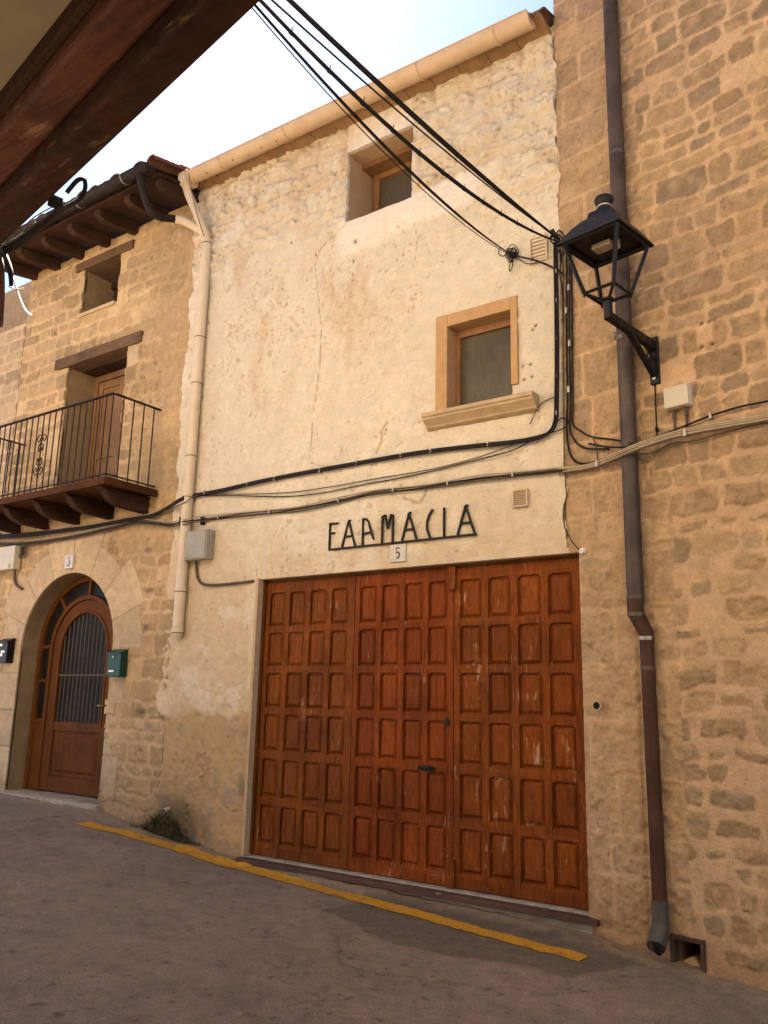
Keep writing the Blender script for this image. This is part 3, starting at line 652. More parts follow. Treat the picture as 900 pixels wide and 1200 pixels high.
# ================================================================== PLASTERED HOUSE (FARMACIA)
FX0, FX1 = -7.02, O2[0]
farm = thing('plastered_house', (-4.7, 0, -.1), 'cream plastered house with big panelled garage door and the pharmacy sign', 'house')
UW = (-4.78, -3.99, 6.04, 6.83); LW = (-3.585, -2.965, 3.815, 4.635); GA = (-5.685, -2.430, 0.0, 2.515)
def farm_func(U, V):
    s = U.shape
    n = fbm(U, V, 1.3, 101, 4); n2 = fbm(U, V, .22, 102, 4, .6); fine = fbm(U, V, .05, 103, 3, .6); n3 = fbm(U * 3.2, V, 1.0, 104, 4, .6)
    col = C3((.560, .455, .325), s)
    low = 1 - ss(V + .8 * (n - .5), 2.2, 3.6); col = lerp(col, C3((.500, .352, .200), s), low * .85)  # tanner lower plaster, its dimmer light partly put into this colour
    col = lerp(col, C3((.64, .54, .41), s), ss(n2 * .5 + n * .5, .5, .66) * .45)
    col = lerp(col, C3((.47, .33, .20), s), ss(n3, .54, .74) * ss(V, 3.6, 5.5) * .75 * (1 - ss(U, -4.6, -3.9)))
    h = .030 + .030 * (n - .5) + .014 * (n2 - .5) + .004 * (fine - .5)
    # stones telegraphing through near the eave
    d, r1, r2, r3, pu, pv = masonry(U, V, 110, (.10, .24), (.16, .46), .11, jit=.03, rad=.07)
    upm = ss(V + .9 * (fbm(U, V, .9, 111, 3) - .5) + .25 * ss(U, -4, -3), 5.55, 6.35); st = ss(d, -.01, .035)
    h = h + upm * (.030 * st * (.5 + r2) + .034 * (fine - .5) + .056 * (n2 - .5)); col = lerp(col, C3((.44, .31, .18), s), upm * (1 - st) * .30)
    col = lerp(col, C3((.50, .37, .235), s), upm * ss(n2, .5, .75) * .6)
    # faint coursing everywhere else
    h = h + (1 - upm) * .004 * st * ss(n, .35, .6)
    # crumbled patches, left upper area
    cm = ss(fbm(U * 1.5 + V * .8, V - U * .5, .040, 113, 4, .7), .60, .70) * ss(fbm(U, V, .55, 114, 3), .50, .62) * ss(V, 3.9, 4.6)
    cm = cm * (1 - .75 * ss(U, -4.6, -4.0) * (V < 5.7)); h = h - .012 * cm; col = lerp(col, C3((.40, .255, .14), s), cm * .62)
    h = h + .010 * ss(fbm(U, V, .085, 115, 3), .56, .66) * ss(V, 3.6, 4.6) * ss(fbm(U, V, .7, 116, 2), .5, .6)
    pit = ss(vn(U, V, .03, 117), .90, .97) * ss(fbm(U, V, .5, 118, 2), .42, .6); h = h - .010 * pit; col = lerp(col, C3((.32, .2, .1), s), pit * .65)
    rg = 1 - ss(np.abs(fbm(U * .8, V * 1.5, .16, 170, 4, .6) - .5), .002, .014); mk = upm * ss(fbm(U, V, .45, 171, 3), .44, .58)
    h = h - .018 * rg * mk; col = lerp(col, C3((.26, .165, .09), s), rg * mk * .8)
    rg = 1 - ss(np.abs(fbm(U, V * 1.3, .22, 172, 4, .6) - .5), .001, .007); mk = ss(fbm(U, V, .7, 173, 3), .52, .64) * ss(V, 2.4, 3.2); h = h - .005 * rg * mk; col = lerp(col, C3((.34, .22, .12), s), rg * mk * .45)
    bl = ss(vn(U, V, .045, 174) * .55 + .45 * vn(U, V, .022, 175), .70, .84) * ss(fbm(U, V, .6, 176, 3), .46, .60); col = lerp(col, C3((.38, .26, .155), s), bl * .7); h = h - .007 * bl
    # smooth pale repair under the top window
    e = .05 * (n2 - .5); pt = ss(U + e, -4.95, -4.80) * (1 - ss(U + e, -3.45, -3.1)) * ss(V + e - .10 * ss(U, -4.9, -3.2), 5.62, 5.72) * (1 - ss(V, 6.04, 6.12) * ((U < UW[0]) | (U > UW[1])))
    col = lerp(col, C3((.68, .575, .455), s), pt * .75); h = h * (1 - pt) + (.038 + .008 * (n2 - .5)) * pt
    # lintel band render above the top window
    # crack from the window down
    def crack(pts, w, dep, dark, sd):
        nonlocal h, col
        dd = segdist(U + .022 * (fbm(U, V, .12, sd, 3) - .5), V + .022 * (fbm(U, V, .12, sd + 3, 3) - .5), pts); k = 1 - ss(dd, w * .4, w * 1.4)
        h = h - dep * k; col = lerp(col, C3(dark, s), k * .7)
    crack([(-4.78, 6.02), (-5.08, 5.88), (-5.17, 5.72), (-5.05, 5.0), (-5.04, 4.67), (-5.10, 4.1), (-5.12, 3.60), (-4.80, 3.50)], .0045, .008, (.22, .14, .08), 120)
    crack([tuple(P(488, 262)[[0, 2]]), tuple(P(490, 290)[[0, 2]]), tuple(P(488, 308)[[0, 2]]), tuple(P(475, 312)[[0, 2]]), tuple(P(462, 321)[[0, 2]])], .0045, .008, (.26, .17, .10), 127)
    crack([(-4.22, 3.85), (-4.28, 3.78), (-4.27, 3.68), (-4.33, 3.58)], .012, .010, (.36, .22, .12), 130)
    crack([(-4.02, 3.12), (-3.86, 3.06), (-3.80, 3.14), (-3.78, 3.22)], .010, .010, (.25, .16, .09), 135)
    crack([(-6.05, .42), (-5.9, .36), (-5.72, .38)], .008, .010, (.2, .13, .08), 137)
    # lower left field: a dirtier, orange coat below a ragged line, pale flaking above it
    ln = 1.25 + .22 * (fbm(U, V, .30, 140, 4) - .5); lo = (1 - ss(V - ln, -.05, .05)) * (U < -5.4)
    col = lerp(col, C3((.400, .240, .105), s), lo * .85); h = h - .010 * lo
    col = lerp(col, C3((.30, .205, .12), s), lo * ss(n2, .52, .66) * .55)
    fl = np.exp(-((V - ln - .16) / .15) ** 2) * ss(fbm(U, V, .08, 141, 4, .6), .46, .60) * ss(U, -6.8, -6.3) * (U < -5.6); h = h + .008 * fl; col = lerp(col, C3((.60, .49, .36), s), fl * .65)
    ro = (1 - ss(V, .5, 2.6)) * (U < -5.6); h = h + ro * (.030 * (n2 - .5) + .016 * (fine - .5)); d_ = ss(fbm(U, V, .11, 142, 3, .6), .58, .68) * ss(-np.abs(U + 6.5) + .45, 0, .3) * (1 - ss(V, .7, 1.2)); h = h - .02 * d_; col = lerp(col, C3((.30, .18, .09), s), d_ * .6)
    # damp and moss at the foot
    g_ = np.exp(-(((U + 6.64) / .36) ** 2 + ((V - .14) / .27) ** 2)) * (.7 + 1.3 * n2); col = lerp(col, C3((.045, .036, .016), s), np.clip(g_ * .8, 0, .72))
    g_ = np.exp(-(((U + 5.95) / .16) ** 2 + ((V - .62) / .13) ** 2)) * ss(n2, .40, .55); col = lerp(col, C3((.24, .20, .13), s), np.clip(g_, 0, .7))
    g_ = np.exp(-(((U + 5.78) / .05) ** 2 + ((V - .60) / .08) ** 2)); col = lerp(col, C3((.12, .11, .06), s), np.clip(g_, 0, .7))
    f = (1 - ss(V - gz(U) + .12 * (n2 - .5), .0, .16)); col = lerp(col, C3((.22, .145, .085), s), f * .6)
    # water streaks under the sill and eave
    w = ss(fbm(U * 6, V * .5, 1, 150, 3), .55, .75) * ss(V, 5.8, 7.1) * .35; col = lerp(col, C3((.42, .27, .14), s), w)
    col *= (.93 + .14 * fine)[..., None]
    # a raised arris of render round the garage
    h = np.where((U > GA[0] - .0) & (U < GA[1]) & (V < 2.60), np.minimum(h, .03) + .004, h)
    # old screw holes right of the lower window
    for (a_, b_) in ((-2.87, 4.10), (-2.80, 4.10), (-2.86, 3.98), (-2.79, 3.99), (-2.75, 4.43), (-2.78, 4.40)):
        k = 1 - ss(np.hypot(U - a_, V - b_), .008, .016); h = h - .012 * k; col = lerp(col, C3((.06, .035, .02), s), k * .9)
    for (px, py, w_) in ((419, 285, .022), (416, 307, .016), (415, 323, .011), (414, 330, .009), (412, 344, .008), (469, 268, .011), (466, 290, .010), (474, 300, .013), (467, 306, .011), (482, 287, .009), (350, 262, .016), (344, 286, .015), (372, 300, .016), (333, 340, .012), (760, 870, .01), (270, 863, .013), (455, 505, .014), (362, 330, .010), (395, 205, .018)):
        q_ = P(px, py); k = np.exp(-((U - q_[0]) ** 2 + ((V - q_[2]) * .8) ** 2) / (w_ * .75) ** 2); h = h - .014 * k; col = lerp(col, C3((.10, .062, .03), s), np.clip(k * 1.2, 0, .9))
    col = col * np.array([.975, 1.02, 1.06])
    return np.maximum(h, .002), col
def farm_jit(U, V):
    j = (fbm(U, V, .16, 160, 4, .6) - .5)
    dl = np.exp(-((U - FX0) / .07) ** 2); dr_ = np.exp(-((U - FX1) / .05) ** 2) * (V > 2.56)
    U = U + dl * (.13 * j + .10 * (fbm(V, V, .9, 161, 2) - .5)) + dr_ * .10 * (j - .1)
    for (a, b, c, d, w) in ((*UW, .035),):
        de = np.minimum(np.abs(U - a), np.abs(U - b)); k = np.exp(-(de / .03) ** 2) * ((V > c - .01) & (V < d + .05)); U = U + k * w * (fbm(U, V, .09, 163, 3) - .5) * 1.4
        de = np.minimum(np.abs(V - c), np.abs(V - d)); k = np.exp(-(de / .03) ** 2) * ((U > a) & (U < b)); V = V + k * .02 * (fbm(U, V, .12, 165, 3) - .5)
    return U, V
holesF = [UW, LW, (GA[0], FX1 + .1, -.5, GA[3])]
ex = backing(T1, FX0 + .14, FX1, -.4, 7.1, [UW, LW, (GA[0], FX1 + .1, -.5, GA[3])], more=[
    (FX0 + .14, FX0 + .3, .47, 6.5, -.4, 7.1), (FX1 - .2, FX1, .47, 6.5, -.4, 7.1), (FX0 + .14, FX1, 6.3, 6.5, -.4, 7.1)])
sheet('wall', farm, 'farm', T1, np.arange(FX0, FX1 + .006, st_), np.arange(-.4, 7.19, st_), farm_func, holesF, jitter=farm_jit, extra=(ex[0], ex[1], (.40, .26, .145)))
# top window
w = MB(); y = .40; x0, x1, z0, z1 = -4.75, -3.95, 6.0, 6.80
w.box(UW[0] - .05, UW[1] + .05, .44, .47, 5.9, 6.95)
w.box(x0, x0 + .07, y - .03, y + .035, z0, z1 - .08); w.box(x1 - .07, x1, y - .03, y + .035, z0, z1 - .08); w.box(x0, x1, y - .035, y + .04, z1 - .08, z1)
wf = w.build('upper_window', 'winwood', farm, bevel=.004)
MB().box(x0 + .06, x1 - .06, y + .008, y + .014, z0 + .02, z1 - .07).build('pane', 'pane_up', wf)
m = MB(); m.box(UW[0] - .05, UW[1] + .05, .20, .362, 6.775, 6.90); m.build('window_head_beam', 'winwood', farm, bevel=.01)
# lower window: stone surround, sill, frame, pane
s_ = MB(); so = .048
s_.box(-3.70, LW[0] + .003, -so, .15, 3.83, 4.735); s_.box(LW[1] - .003, -2.905, -so, .15, 3.95, 4.735); s_.box(LW[0] + .003, LW[1] - .003, -so + .001, .15, 4.62, 4.735)
s_.box(LW[1] - .003, -2.93, -.02, .15, 3.83, 3.95)
su = s_.build('window_surround', 'stone_orange', farm, bevel=.006)
SLX0, SLX1 = float(P(494, 497, -.15)[0]), float(P(624, 470, -.15)[0]); s_ = MB(); s_.prism_x([(.14, 3.83), (-.15, 3.82), (-.16, 3.81), (-.16, 3.785), (-.145, 3.775), (-.14, 3.76), (-.085, 3.715), (-.075, 3.70), (-.04, 3.685), (.14, 3.685)], SLX0, SLX1)
s_.build('window_sill', 'stone_light', farm, bevel=.004)
w = MB(); y = .10
w.box(LW[0] + .003, LW[0] + .045, y, y + .05, 3.83, 4.62); w.box(LW[1] - .04, LW[1] - .003, y, y + .05, 3.83, 4.62); w.box(LW[0] + .045, LW[1] - .04, y + .001, y + .05, 4.555, 4.62); w.box(LW[0] + .045, LW[1] - .04, y + .001, y + .05, 3.83, 3.85)
wf = w.build('lower_window', 'winwood', farm, bevel=.003)
MB().box(LW[0] + .04, LW[1] - .035, y + .03, y + .036, 3.84, 4.56).build('pane', 'pane_low', wf)
# garage door
gd = MB(); gy = .045
gd.box(GA[0] + .002, GA[0] + .028, gy - .03, gy + .09, .02, 2.513); gd.box(GA[1] - .022, GA[1] - .002, gy - .01, gy + .09, .02, 2.513); gd.box(GA[0] + .028, GA[1] - .022, gy + .01, gy + .09, 2.49, 2.513)
MB().box(GA[0] - .032, GA[0] + .001, -.055, .04, .0, 2.53).build('door_jamb_strip', 'stone_light', farm, bevel=.006)
gdo = gd.build('garage_door', 'door', farm, bevel=.003)
rows = [(2.065, 2.385), (1.69, 2.005), (1.312, 1.63), (.925, 1.25), (.52, .85), (.12, .445)]
def gleaf(x0, x1, ml, mr, mat, gap):
    m = MB(); z0, z1 = .012, 2.487; m.box(x0, x1, gy + .028, gy + .05, z0, z1)
    pitch = (x1 - mr - x0 - ml + gap) / 4; cols = [(x0 + ml + i * pitch, x0 + ml + i * pitch + pitch - gap) for i in range(4)]
    xs = [x0] + [c for p_ in cols for c in p_] + [x1]
    for i in range(0, len(xs), 2): m.box(xs[i], xs[i + 1], gy, gy + .0275, z0, z1)
    zz = [z1] + [c for r in rows for c in (r[1], r[0])] + [z0]
    for (a, b) in cols:
        for i in range(0, len(zz), 2): m.box(a - .001, b + .001, gy + .0025, gy + .027, zz[i + 1], zz[i])
        for (c, d) in rows:
            j = random.uniform(-.002, .002); field(m, a + .011, b - .011, c + .011, d - .011, gy + .0279, gy + .007 + j, .024)
            # quarter-round corners at the panel head
            for sx, xx in ((1, a), (-1, b)):
                m.prism_y([(xx, d), (xx + sx * .034, d), (xx + sx * .012, d - .010), (xx, d - .03)][::sx], gy + .004, gy + .0275)
    return m.build('door_leaf', mat, gdo, bevel=.003)
L1 = gleaf(GA[0] + .03, -4.583, .045, .075, 'garage1', .060)
L2 = gleaf(-4.577, -3.558, .05, .062, 'garage2', .056)
L3 = gleaf(-3.552, GA[1] - .025, .055, .065, 'garage3', .062)
for o_, lb in ((L1, 'browner left garage leaf'), (L2, 'redder middle garage leaf with the letter slot'), (L3, 'worn right garage leaf')): o_['label'] = lb
for z0, z1 in ((2.30, 2.50), (.01, .22)): MB().box(-3.60, -3.53, gy - .032, gy - .003, z0, z1).build('pivot_block', 'garage3', gdo, bevel=.004)
m = MB(); m.lathe([(.001, -.006), (.055, -.004), (.06, .004), (.001, .006)], (0, 0, 0), 16)
hp = MB(); c = (-3.80, gy - .006, .875); pts = [(c[0] + .085 * math.cos(a), c[2] + .022 * math.sin(a)) for a in np.linspace(0, 2 * PI, 20, endpoint=False)]
hp.prism_y(pts, gy - .014, gy - .001); hp.tube([(-3.87, gy - .014, .875), (-3.84, gy - .035, .878), (-3.76, gy - .035, .878), (-3.73, gy - .014, .875)], .007, 6, smooth=4); hp.build('pull_handle', 'iron', L2, smooth=True)
hp = MB(); hp.prism_y([(-3.61 + .022 * math.cos(a), 1.245 + .03 * math.sin(a)) for a in np.linspace(0, 2 * PI, 14, endpoint=False)], gy - .012, gy - .0005); hp.build('lock', 'iron', L2)
m = MB(); m.box(GA[0] - .06, GA[1] + .085, -.095, .10, -.052, -.012); m.build('threshold', 'sill_strip', gdo, bevel=.005)
m = MB(); m.box(GA[0] - .03, GA[1] + .03, -.045, .4, -.35, -.054); m.box(GA[0] - .02, GA[1] + .02, -.02, .10, -.011, .004); m.build('sill_block', 'concrete', gdo, bevel=.006)
# eave slab, tan gutter and roof
EZ0, EZ1 = 7.19, 7.12; dzE = EZ1 - EZ0
m = MB()
for i in range(15):
    xa = FX0 + .04 + i * .296; xb = xa + .292; za = EZ0 + dzE * (xa - FX0) / 4.5; m.prism_x([(.25, za - .055), (-.29, za + .012), (-.29, za + .06), (.25, za + .0)], xa, min(xb, FX1 + .02), dzE * .292 / 4.5)
m.build('eave_tiles', 'eave_clay', farm, bevel=.004)
roof_sheet('roof', farm, FX0 + .02, FX1, -.31, EZ0 - .035, 3.2, 8.42, 6.9, 'tile')
GFY, GFR = -.275, .098
gf = halfpipe(-6.97, -2.62, GFY, EZ0 + .03, GFR, dz=dzE).build('gutter', 'gutter_tan', farm, smooth=True)
for x in (-6.35, -5.4, -4.45, -3.75, -2.95):
    n = 10; zc = EZ0 + .03 + dzE * (x + 7.0) / 4.4; m = MB(); m.tube([(x, GFY + (GFR + .004) * math.cos(PI + PI * i / n), zc + (GFR + .004) * math.sin(PI + PI * i / n)) for i in range(n + 1)], .009, 5); m.build('gutter_bracket', 'gutter_tan', gf)
m = MB(); m.tube([(-6.98, GFY, EZ0 - .005), (-6.87, GFY, EZ0 - .005)], GFR + .012, 18); m.build('outlet_box', 'pipe_cream', gf, smooth=True)

# ================================================================== RIGHT STONE BUILDING
right = thing('tall_stone_building', T2(1.2, 0, -.25), 'tall rough stone building on the right, taller than its neighbours', 'building')
DR = (.705, .888, -.20, -.015); GH = (-.1, .080, -.7, 2.515)
def right_func(U, V):
    s = U.shape
    n = fbm(U, V, .9, 201, 4); n2 = fbm(U, V, .15, 202, 4, .6); fine = fbm(U, V, .045, 203, 4, .65)
    dA, a1, a2, a3, _, _ = masonry(U, V, 211, (.085, .215), (.13, .40), .055, jit=.016, rad=.05, skip=.04)
    dB, b1, b2, b3, _, _ = masonry(U + .1, V, 223, (.26, .40), (.30, .60), .02, jit=.012, rad=.05)
    dC, c1, c2, c3, _, _ = masonry(U, V, 237, (.10, .20), (.14, .34), .065, jit=.040, rad=.055, skip=.14)
    edge = .60 + .12 * (np.floor(V / .33) % 2) + .04 * (n2 - .5); q = U < edge; lowz = V < 2.75 + .3 * (n - .5)
    edl = .83 + .05 * (n2 - .5); ql = (U < edl) & lowz
    d = np.where(q | ql, dB, np.where(lowz, dC, dA)); r1 = np.where(q | ql, b1, np.where(lowz, c1, a1)); r2 = np.where(q | ql, b2, np.where(lowz, c2, a2)); r3 = np.where(q | ql, b3, np.where(lowz, c3, a3))
    d = d + .026 * (fine - .5) + .018 * (n2 - .5); st = ss(d, .001, .011)
    mort = C3((.445, .298, .172), s); mort *= (.86 + .28 * n)[..., None]
    stone = C3((.290, .196, .112), s) * (.76 + .48 * r1)[..., None]
    stone = lerp(stone, C3((.190, .138, .090), s), (r3 > .84) * .7); stone = lerp(stone, C3((.31, .205, .11), s), (r3 < .3) * .6)
    stl = C3((.315, .212, .110), s) * (.78 + .4 * r1)[..., None]; stl = lerp(stl, C3((.27, .20, .125), s), (r3 > .7) * .6)
    stone = lerp(stone, stl, lowz * .72)
    blend = np.where(q | ql, np.where(lowz, .50, .66), np.where(lowz, .92, .97))
    blend = blend * (.55 + .45 * ss(n2, .25, .5))
    col = lerp(mort, stone, st * blend); col *= (.82 + .36 * fine)[..., None]
    dark = ss(fine, .60, .72) * st * (r2 > .45); col = lerp(col, C3((.13, .085, .05), s), dark * .45)
    h = .030 + .018 * (n - .5) + np.where(q | ql, .006, .009) * st * (r2 * 1.6 - .9) + st * .038 * (fine - .5) + .008 * (n2 - .5) + .003 * (fine - .5)
    # shadow gap around stones: mortar dished
    h = h - .005 * np.exp(-((d - .003) / .007) ** 2) * np.where(q | ql, .5, 1)
    # shadow line left of the lower pipe, cut as a groove and painted dark
    gk = np.exp(-((U - .535) / .012) ** 2) * (V < 1.95); h = h - .012 * gk; col = lerp(col, C3((.2, .12, .06), s), gk * .5)
    # grey old cable trace below the corner
    dd = segdist(U, V, [(.24, 2.95), (.245, 2.2 + .35), (.20, 2.45), (.06, 2.42)]); k = (1 - ss(dd, .004, .02)) * ss(n2, .4, .6); col = lerp(col, C3((.22, .19, .15), s), k * .6)
    # four-bolt scar high on the wall
    for (px, py) in ((824, 381), (833, 378), (825, 408), (836, 404)):
        a_, b_ = P2(px, py); k = 1 - ss(np.hypot(U - a_, V - b_), .008, .018); h = h - .012 * k; col = lerp(col, C3((.07, .04, .025), s), k)
    a_, b_ = P2(828, 393); k = (1 - ss(np.maximum(np.abs(U - a_), np.abs(V - b_) * .8), .045, .07)); col = lerp(col, C3((.52, .34, .20), s), k * .7); h = h * (1 - k) + .035 * k
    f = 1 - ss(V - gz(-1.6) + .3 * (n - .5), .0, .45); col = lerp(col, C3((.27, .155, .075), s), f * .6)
    col = col * np.array([.95, .93, .90])
    h = np.where((U < .16) & (V < 2.5), h * ss(U, .02, .17) * .9 + .004, h)
    return np.maximum(h, .002), col
VE = P2(704, 827)
ex = backing(T2, -.02, 6.0, -.6, 9.6, [DR, GH], y0=.014, more=[(-.02, .3, .47, 7, -.6, 9.6), (5.7, 6, .47, 7, -.6, 9.6), (-.02, 6, 6.8, 7, -.6, 9.6)])
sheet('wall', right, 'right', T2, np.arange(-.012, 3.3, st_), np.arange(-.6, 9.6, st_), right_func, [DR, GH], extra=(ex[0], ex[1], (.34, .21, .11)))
m = MB(T2); m.box(-.1, 6.1, -.12, 7.1, 9.6, 9.72); m.build('roof', 'tile', right)
# drain opening
m = MB(T2); a, b, c, d = DR
m.box(a - .02, a + .006, -.05, .02, c - .02, d + .02); m.box(b - .006, b + .02, -.05, .02, c - .02, d + .02); m.box(a + .006, b - .006, -.05, .02, d - .006, d + .02); m.box(a + .006, b - .006, -.05, .02, c - .02, c + .006)
dn = m.build('drain_frame', 'rust', right, bevel=.003)
MB(T2).box(a - .05, b + .05, .20, .24, c - .05, d + .05).build('drain_back', 'dark', dn)
m = MB(T2); m.prism_y([(a + .01, c), (b - .03, c), (b - .06, c + .05), (a + .09, c + .085), (a + .03, c + .05)], .02, .12); m.build('rubble_stone', 'stone_light', dn, bevel=.012)

# ================================================================== HOUSE OVERHEAD (camera side)
opp = thing('overhanging_house', T3(-1, 0, -.3), 'house over the viewpoint, only its red-brown eave beam and cream soffit showing', 'house')
BZ = H + 2.0
m = MB(T3); m.box(-7.5, 5.5, 1.045, 1.185, BZ, BZ + .24)
# rounded nose and worn grooves along the beam
b1 = m.build('eave_beam', 'beam_dark', opp, bevel=.022)
m = MB(T3); m.box(-7.5, 5.5, .90, 1.043, BZ + .075, BZ + .26); m.build('inner_beam', 'beam', opp, bevel=.018)
m = MB(T3); m.box(-7.5, 5.5, .865, .898, BZ + .135, BZ + .26); m.build('gap_shade_strip', 'eavewood', opp, bevel=.006)  # dark strip added to stand for the shaded gap beside the soffit
m = MB(T3); m.box(-7.5, 5.5, -1.6, .863, BZ + .20, BZ + .30); m.build('soffit', 'soffit', opp)
m = MB(T3); m.box(-7.5, 5.5, 1.08, 1.26, BZ + .262, 7.3); m.box(-7.5, -7.3, -4, 1.07, BZ + .31, 7.3); m.box(5.3, 5.5, -4, 1.07, BZ + .31, 7.3)
m.build('upper_wall', 'opp', opp)
m = MB(T3); m.box(-7.5, 5.5, -1.9, -1.62, -.6, BZ + .2); m.build('lower_wall', 'opp', opp)
m = MB(T3); m.prism_x([(1.7, 7.25), (1.7, 7.31), (-1.3, 8.4), (-4.2, 7.31), (-4.2, 7.25)], -7.7, 5.7); m.build('roof', 'tile', opp)
for x in (-7.35, 5.35): MB(T3).box(x - .14, x + .14, .90, 1.17, -.7, BZ).build('porch_post', 'beam', opp)

# ================================================================== DOWNPIPES
wp = thing('cream_downpipe', (-6.85, -.09, 2.0), 'cream plastic rain pipe running down the corner between stone and plastered houses', 'drainpipe')
top = P(243, 285, -.09); bot = P(208, 742, -.09); wx = (top[0] + bot[0]) / 2
r_ = .056; m = MB(); m.tube([(top[0], -.09, top[2]), (bot[0], -.09, bot[2] + .06)], r_, 16); m.tube([(bot[0], -.09, bot[2] + .06), (bot[0], -.085, bot[2]), (bot[0], -.06, bot[2] - .06)], [r_, r_, .02], 16)
m.build('pipe', 'pipe_cream', wp, smooth=True)
for py in (293, 398, 450, 533, 580, 690, 738):
    t = (py - 285) / (742 - 285); x = top[0] + (bot[0] - top[0]) * t; z = float(P(220, py, -.09)[2])
    m = MB(); m.tube([(x, -.09, z - .022), (x, -.09, z + .022)], r_ + .005, 16); m.build('collar', 'pipe_cream', wp, smooth=True)
    m = MB(); m.tube([(x, -.09, z - .030), (x, -.09, z - .0225)], r_ + .003, 16); m.build('joint_ring', 'cable_grey', wp, smooth=True)
m = MB(); q = [(-6.925, GFY, EZ0 - .05), (-6.93, GFY, EZ0 - .14), tuple(P(234, 258, -.20)), tuple(P(240, 272, -.14)), (top[0], -.09, top[2])]
m.tube(q, [.052, .050, .048, .050, .054], 14, smooth=6); m.build('swan_neck', 'pipe_cream', wp, smooth=True)
m = MB(); q = [tuple(P(207, 257, -.28)), tuple(P(222, 262, -.20)), (top[0] - .0, -.10, top[2] + .10)]; m.tube(q, [.05, .05, .052], 14, smooth=6); m.build('branch', 'pipe_cream', wp, smooth=True)

bp = thing('brown_downpipe', T2(.52, -.1, -.1), 'tall brown rain pipe beside the lantern, from roof to street', 'drainpipe')
o_ = .10; uA, zA = P2(738, 540, o_); zt = 9.4; uB, zB = P2(748, 703, o_); uC, zC = P2(757.5, 748, o_ - .02); uD, zD = P2(774, 1075, o_ - .02)
m = MB(T2); m.tube([(uA, -o_, zt), (uA, -o_, zB)], .058, 18); m.build('upper_pipe', 'pipe_upper', bp, smooth=True)
m = MB(T2); m.tube([(uA, -o_, zB + .005), (uA, -o_, zB - .09), (uC, -o_ + .02, zC + .03), (uC, -o_ + .02, zC - .05)], [.059, .056, .048, .047], 16, smooth=5); m.build('offset_bend', 'pipe_brown', bp, smooth=True)
m = MB(T2); m.tube([(uC, -o_ + .02, zC), (uD, -o_ + .02, zD)], .047, 16); m.build('lower_pipe', 'pipe_brown', bp, smooth=True)
for u_, z_, rr_, oo, mt in ((uA, zB + .02, .062, o_, 'pipe_grey'), (uA, zB - .10, .060, o_, 'pipe_grey'), (uC, zC, .051, o_ - .02, 'clip'), (uC, zC - .2, .050, o_ - .02, 'pipe_grey'), (uA, 3.15, .060, o_, 'pipe_grey'), (uA, 5.6, .060, o_, 'pipe_grey')):
    m = MB(T2); m.tube([(u_, -oo, z_ - .012), (u_, -oo, z_ + .012)], rr_, 18); m.tube([(u_, -oo + rr_ - .01, z_), (u_, .0, z_)], .008, 6); m.build('clamp', mt, bp, smooth=True)
m = MB(T2); q = P2(773, 1092, .1); e = P2(767, 1112, .19)
m.tube([(uD, -o_ + .02, zD + .10), (uD, -o_ + .015, zD - .02), (q[0], -.10, q[1] + .01), (e[0] + .01, -.19, e[1] + .01)], [.052, .052, .055, .058], 16, smooth=5); m.build('shoe', 'pipe_grey', bp, smooth=True)
m = MB(T2); m.tube([(e[0] + .012, -.186, e[1] + .012), (e[0] + .006, -.196, e[1] + .006)], .05, 16); m.build('shoe_mouth', 'dark', bp)

# ================================================================== SIGN
sx0, sx1 = P(385.5, 642, -.05)[0], P(558, 625, -.05)[0]; sz = float(P(470, 634, -.05)[2]); SY0, SY1 = -.056, -.040
sg = thing('letter_sign', ((sx0 + sx1) / 2, -.045, sz), 'black metal letters reading FARMACIA on a thin rail above the garage', 'sign')
SH = .235
def sxp(zx): return P(360 + zx / 4.09, 634, -.05)[0]
def strokes(kind, x0, x1):
    W = x1 - x0; X = lambda t: x0 + W * t; Z = lambda t: sz + SH * t
    if kind == 'F': return [[(X(0), Z(0)), (X(0), Z(1.0))], [(X(-.1), Z(.985)), (X(1), Z(.97))], [(X(0), Z(.60)), (X(.62), Z(.60))]]
    if kind == 'A': return [[(X(0), Z(0)), (X(.47), Z(1.02)), (X(.60), Z(1.02))], [(X(.47), Z(1.0)), (X(1), Z(0))], [(X(.2), Z(.40)), (X(.78), Z(.40))]]
    if kind == 'R': return [[(X(0), Z(0)), (X(0), Z(1.04))], [(X(0), Z(1.0)), (X(.28), Z(1.0)), (X(.52), Z(.86)), (X(.62), Z(.66)), (X(.98), Z(.18))], [(X(0), Z(.42)), (X(.70), Z(.47))]]
    if kind == 'M': return [[(X(.05), Z(0)), (X(.05), Z(1.03))], [(X(.95), Z(0)), (X(.95), Z(1.03))], [(X(.28), Z(1.06)), (X(.52), Z(.52))], [(X(.80), Z(1.06)), (X(.52), Z(.52))], [(X(.05), Z(1.0)), (X(.28), Z(1.04))], [(X(.95), Z(1.0)), (X(.8), Z(1.04))]]
    if kind == 'C': return [[(X(1.0), Z(1.04)), (X(.45), Z(.84)), (X(.15), Z(.58)), (X(.15), Z(.34)), (X(.42), Z(.12)), (X(.62), Z(0))]]
    if kind == 'I': return [[(X(.5), Z(0)), (X(.5), Z(1.05))]]
for ch, a, b in (('F', 107, 146), ('A', 167, 230), ('R', 265, 318), ('M', 355, 411), ('A', 453, 523), ('C', 568, 600), ('I', 648, 662), ('A', 720, 802)):
    m = MB()
    for st in strokes(ch, sxp(a), sxp(b)):
        for k, (p_, q_) in enumerate(zip(st[:-1], st[1:])): m.bar(p_, q_, .0165, SY0 + .0007 * k, SY1 + .0007 * k)
    m.build('letter', 'iron', sg)
m = MB(); m.box(sx0, sx1, SY0 - .004, SY1 + .006, sz - .018, sz - .002)
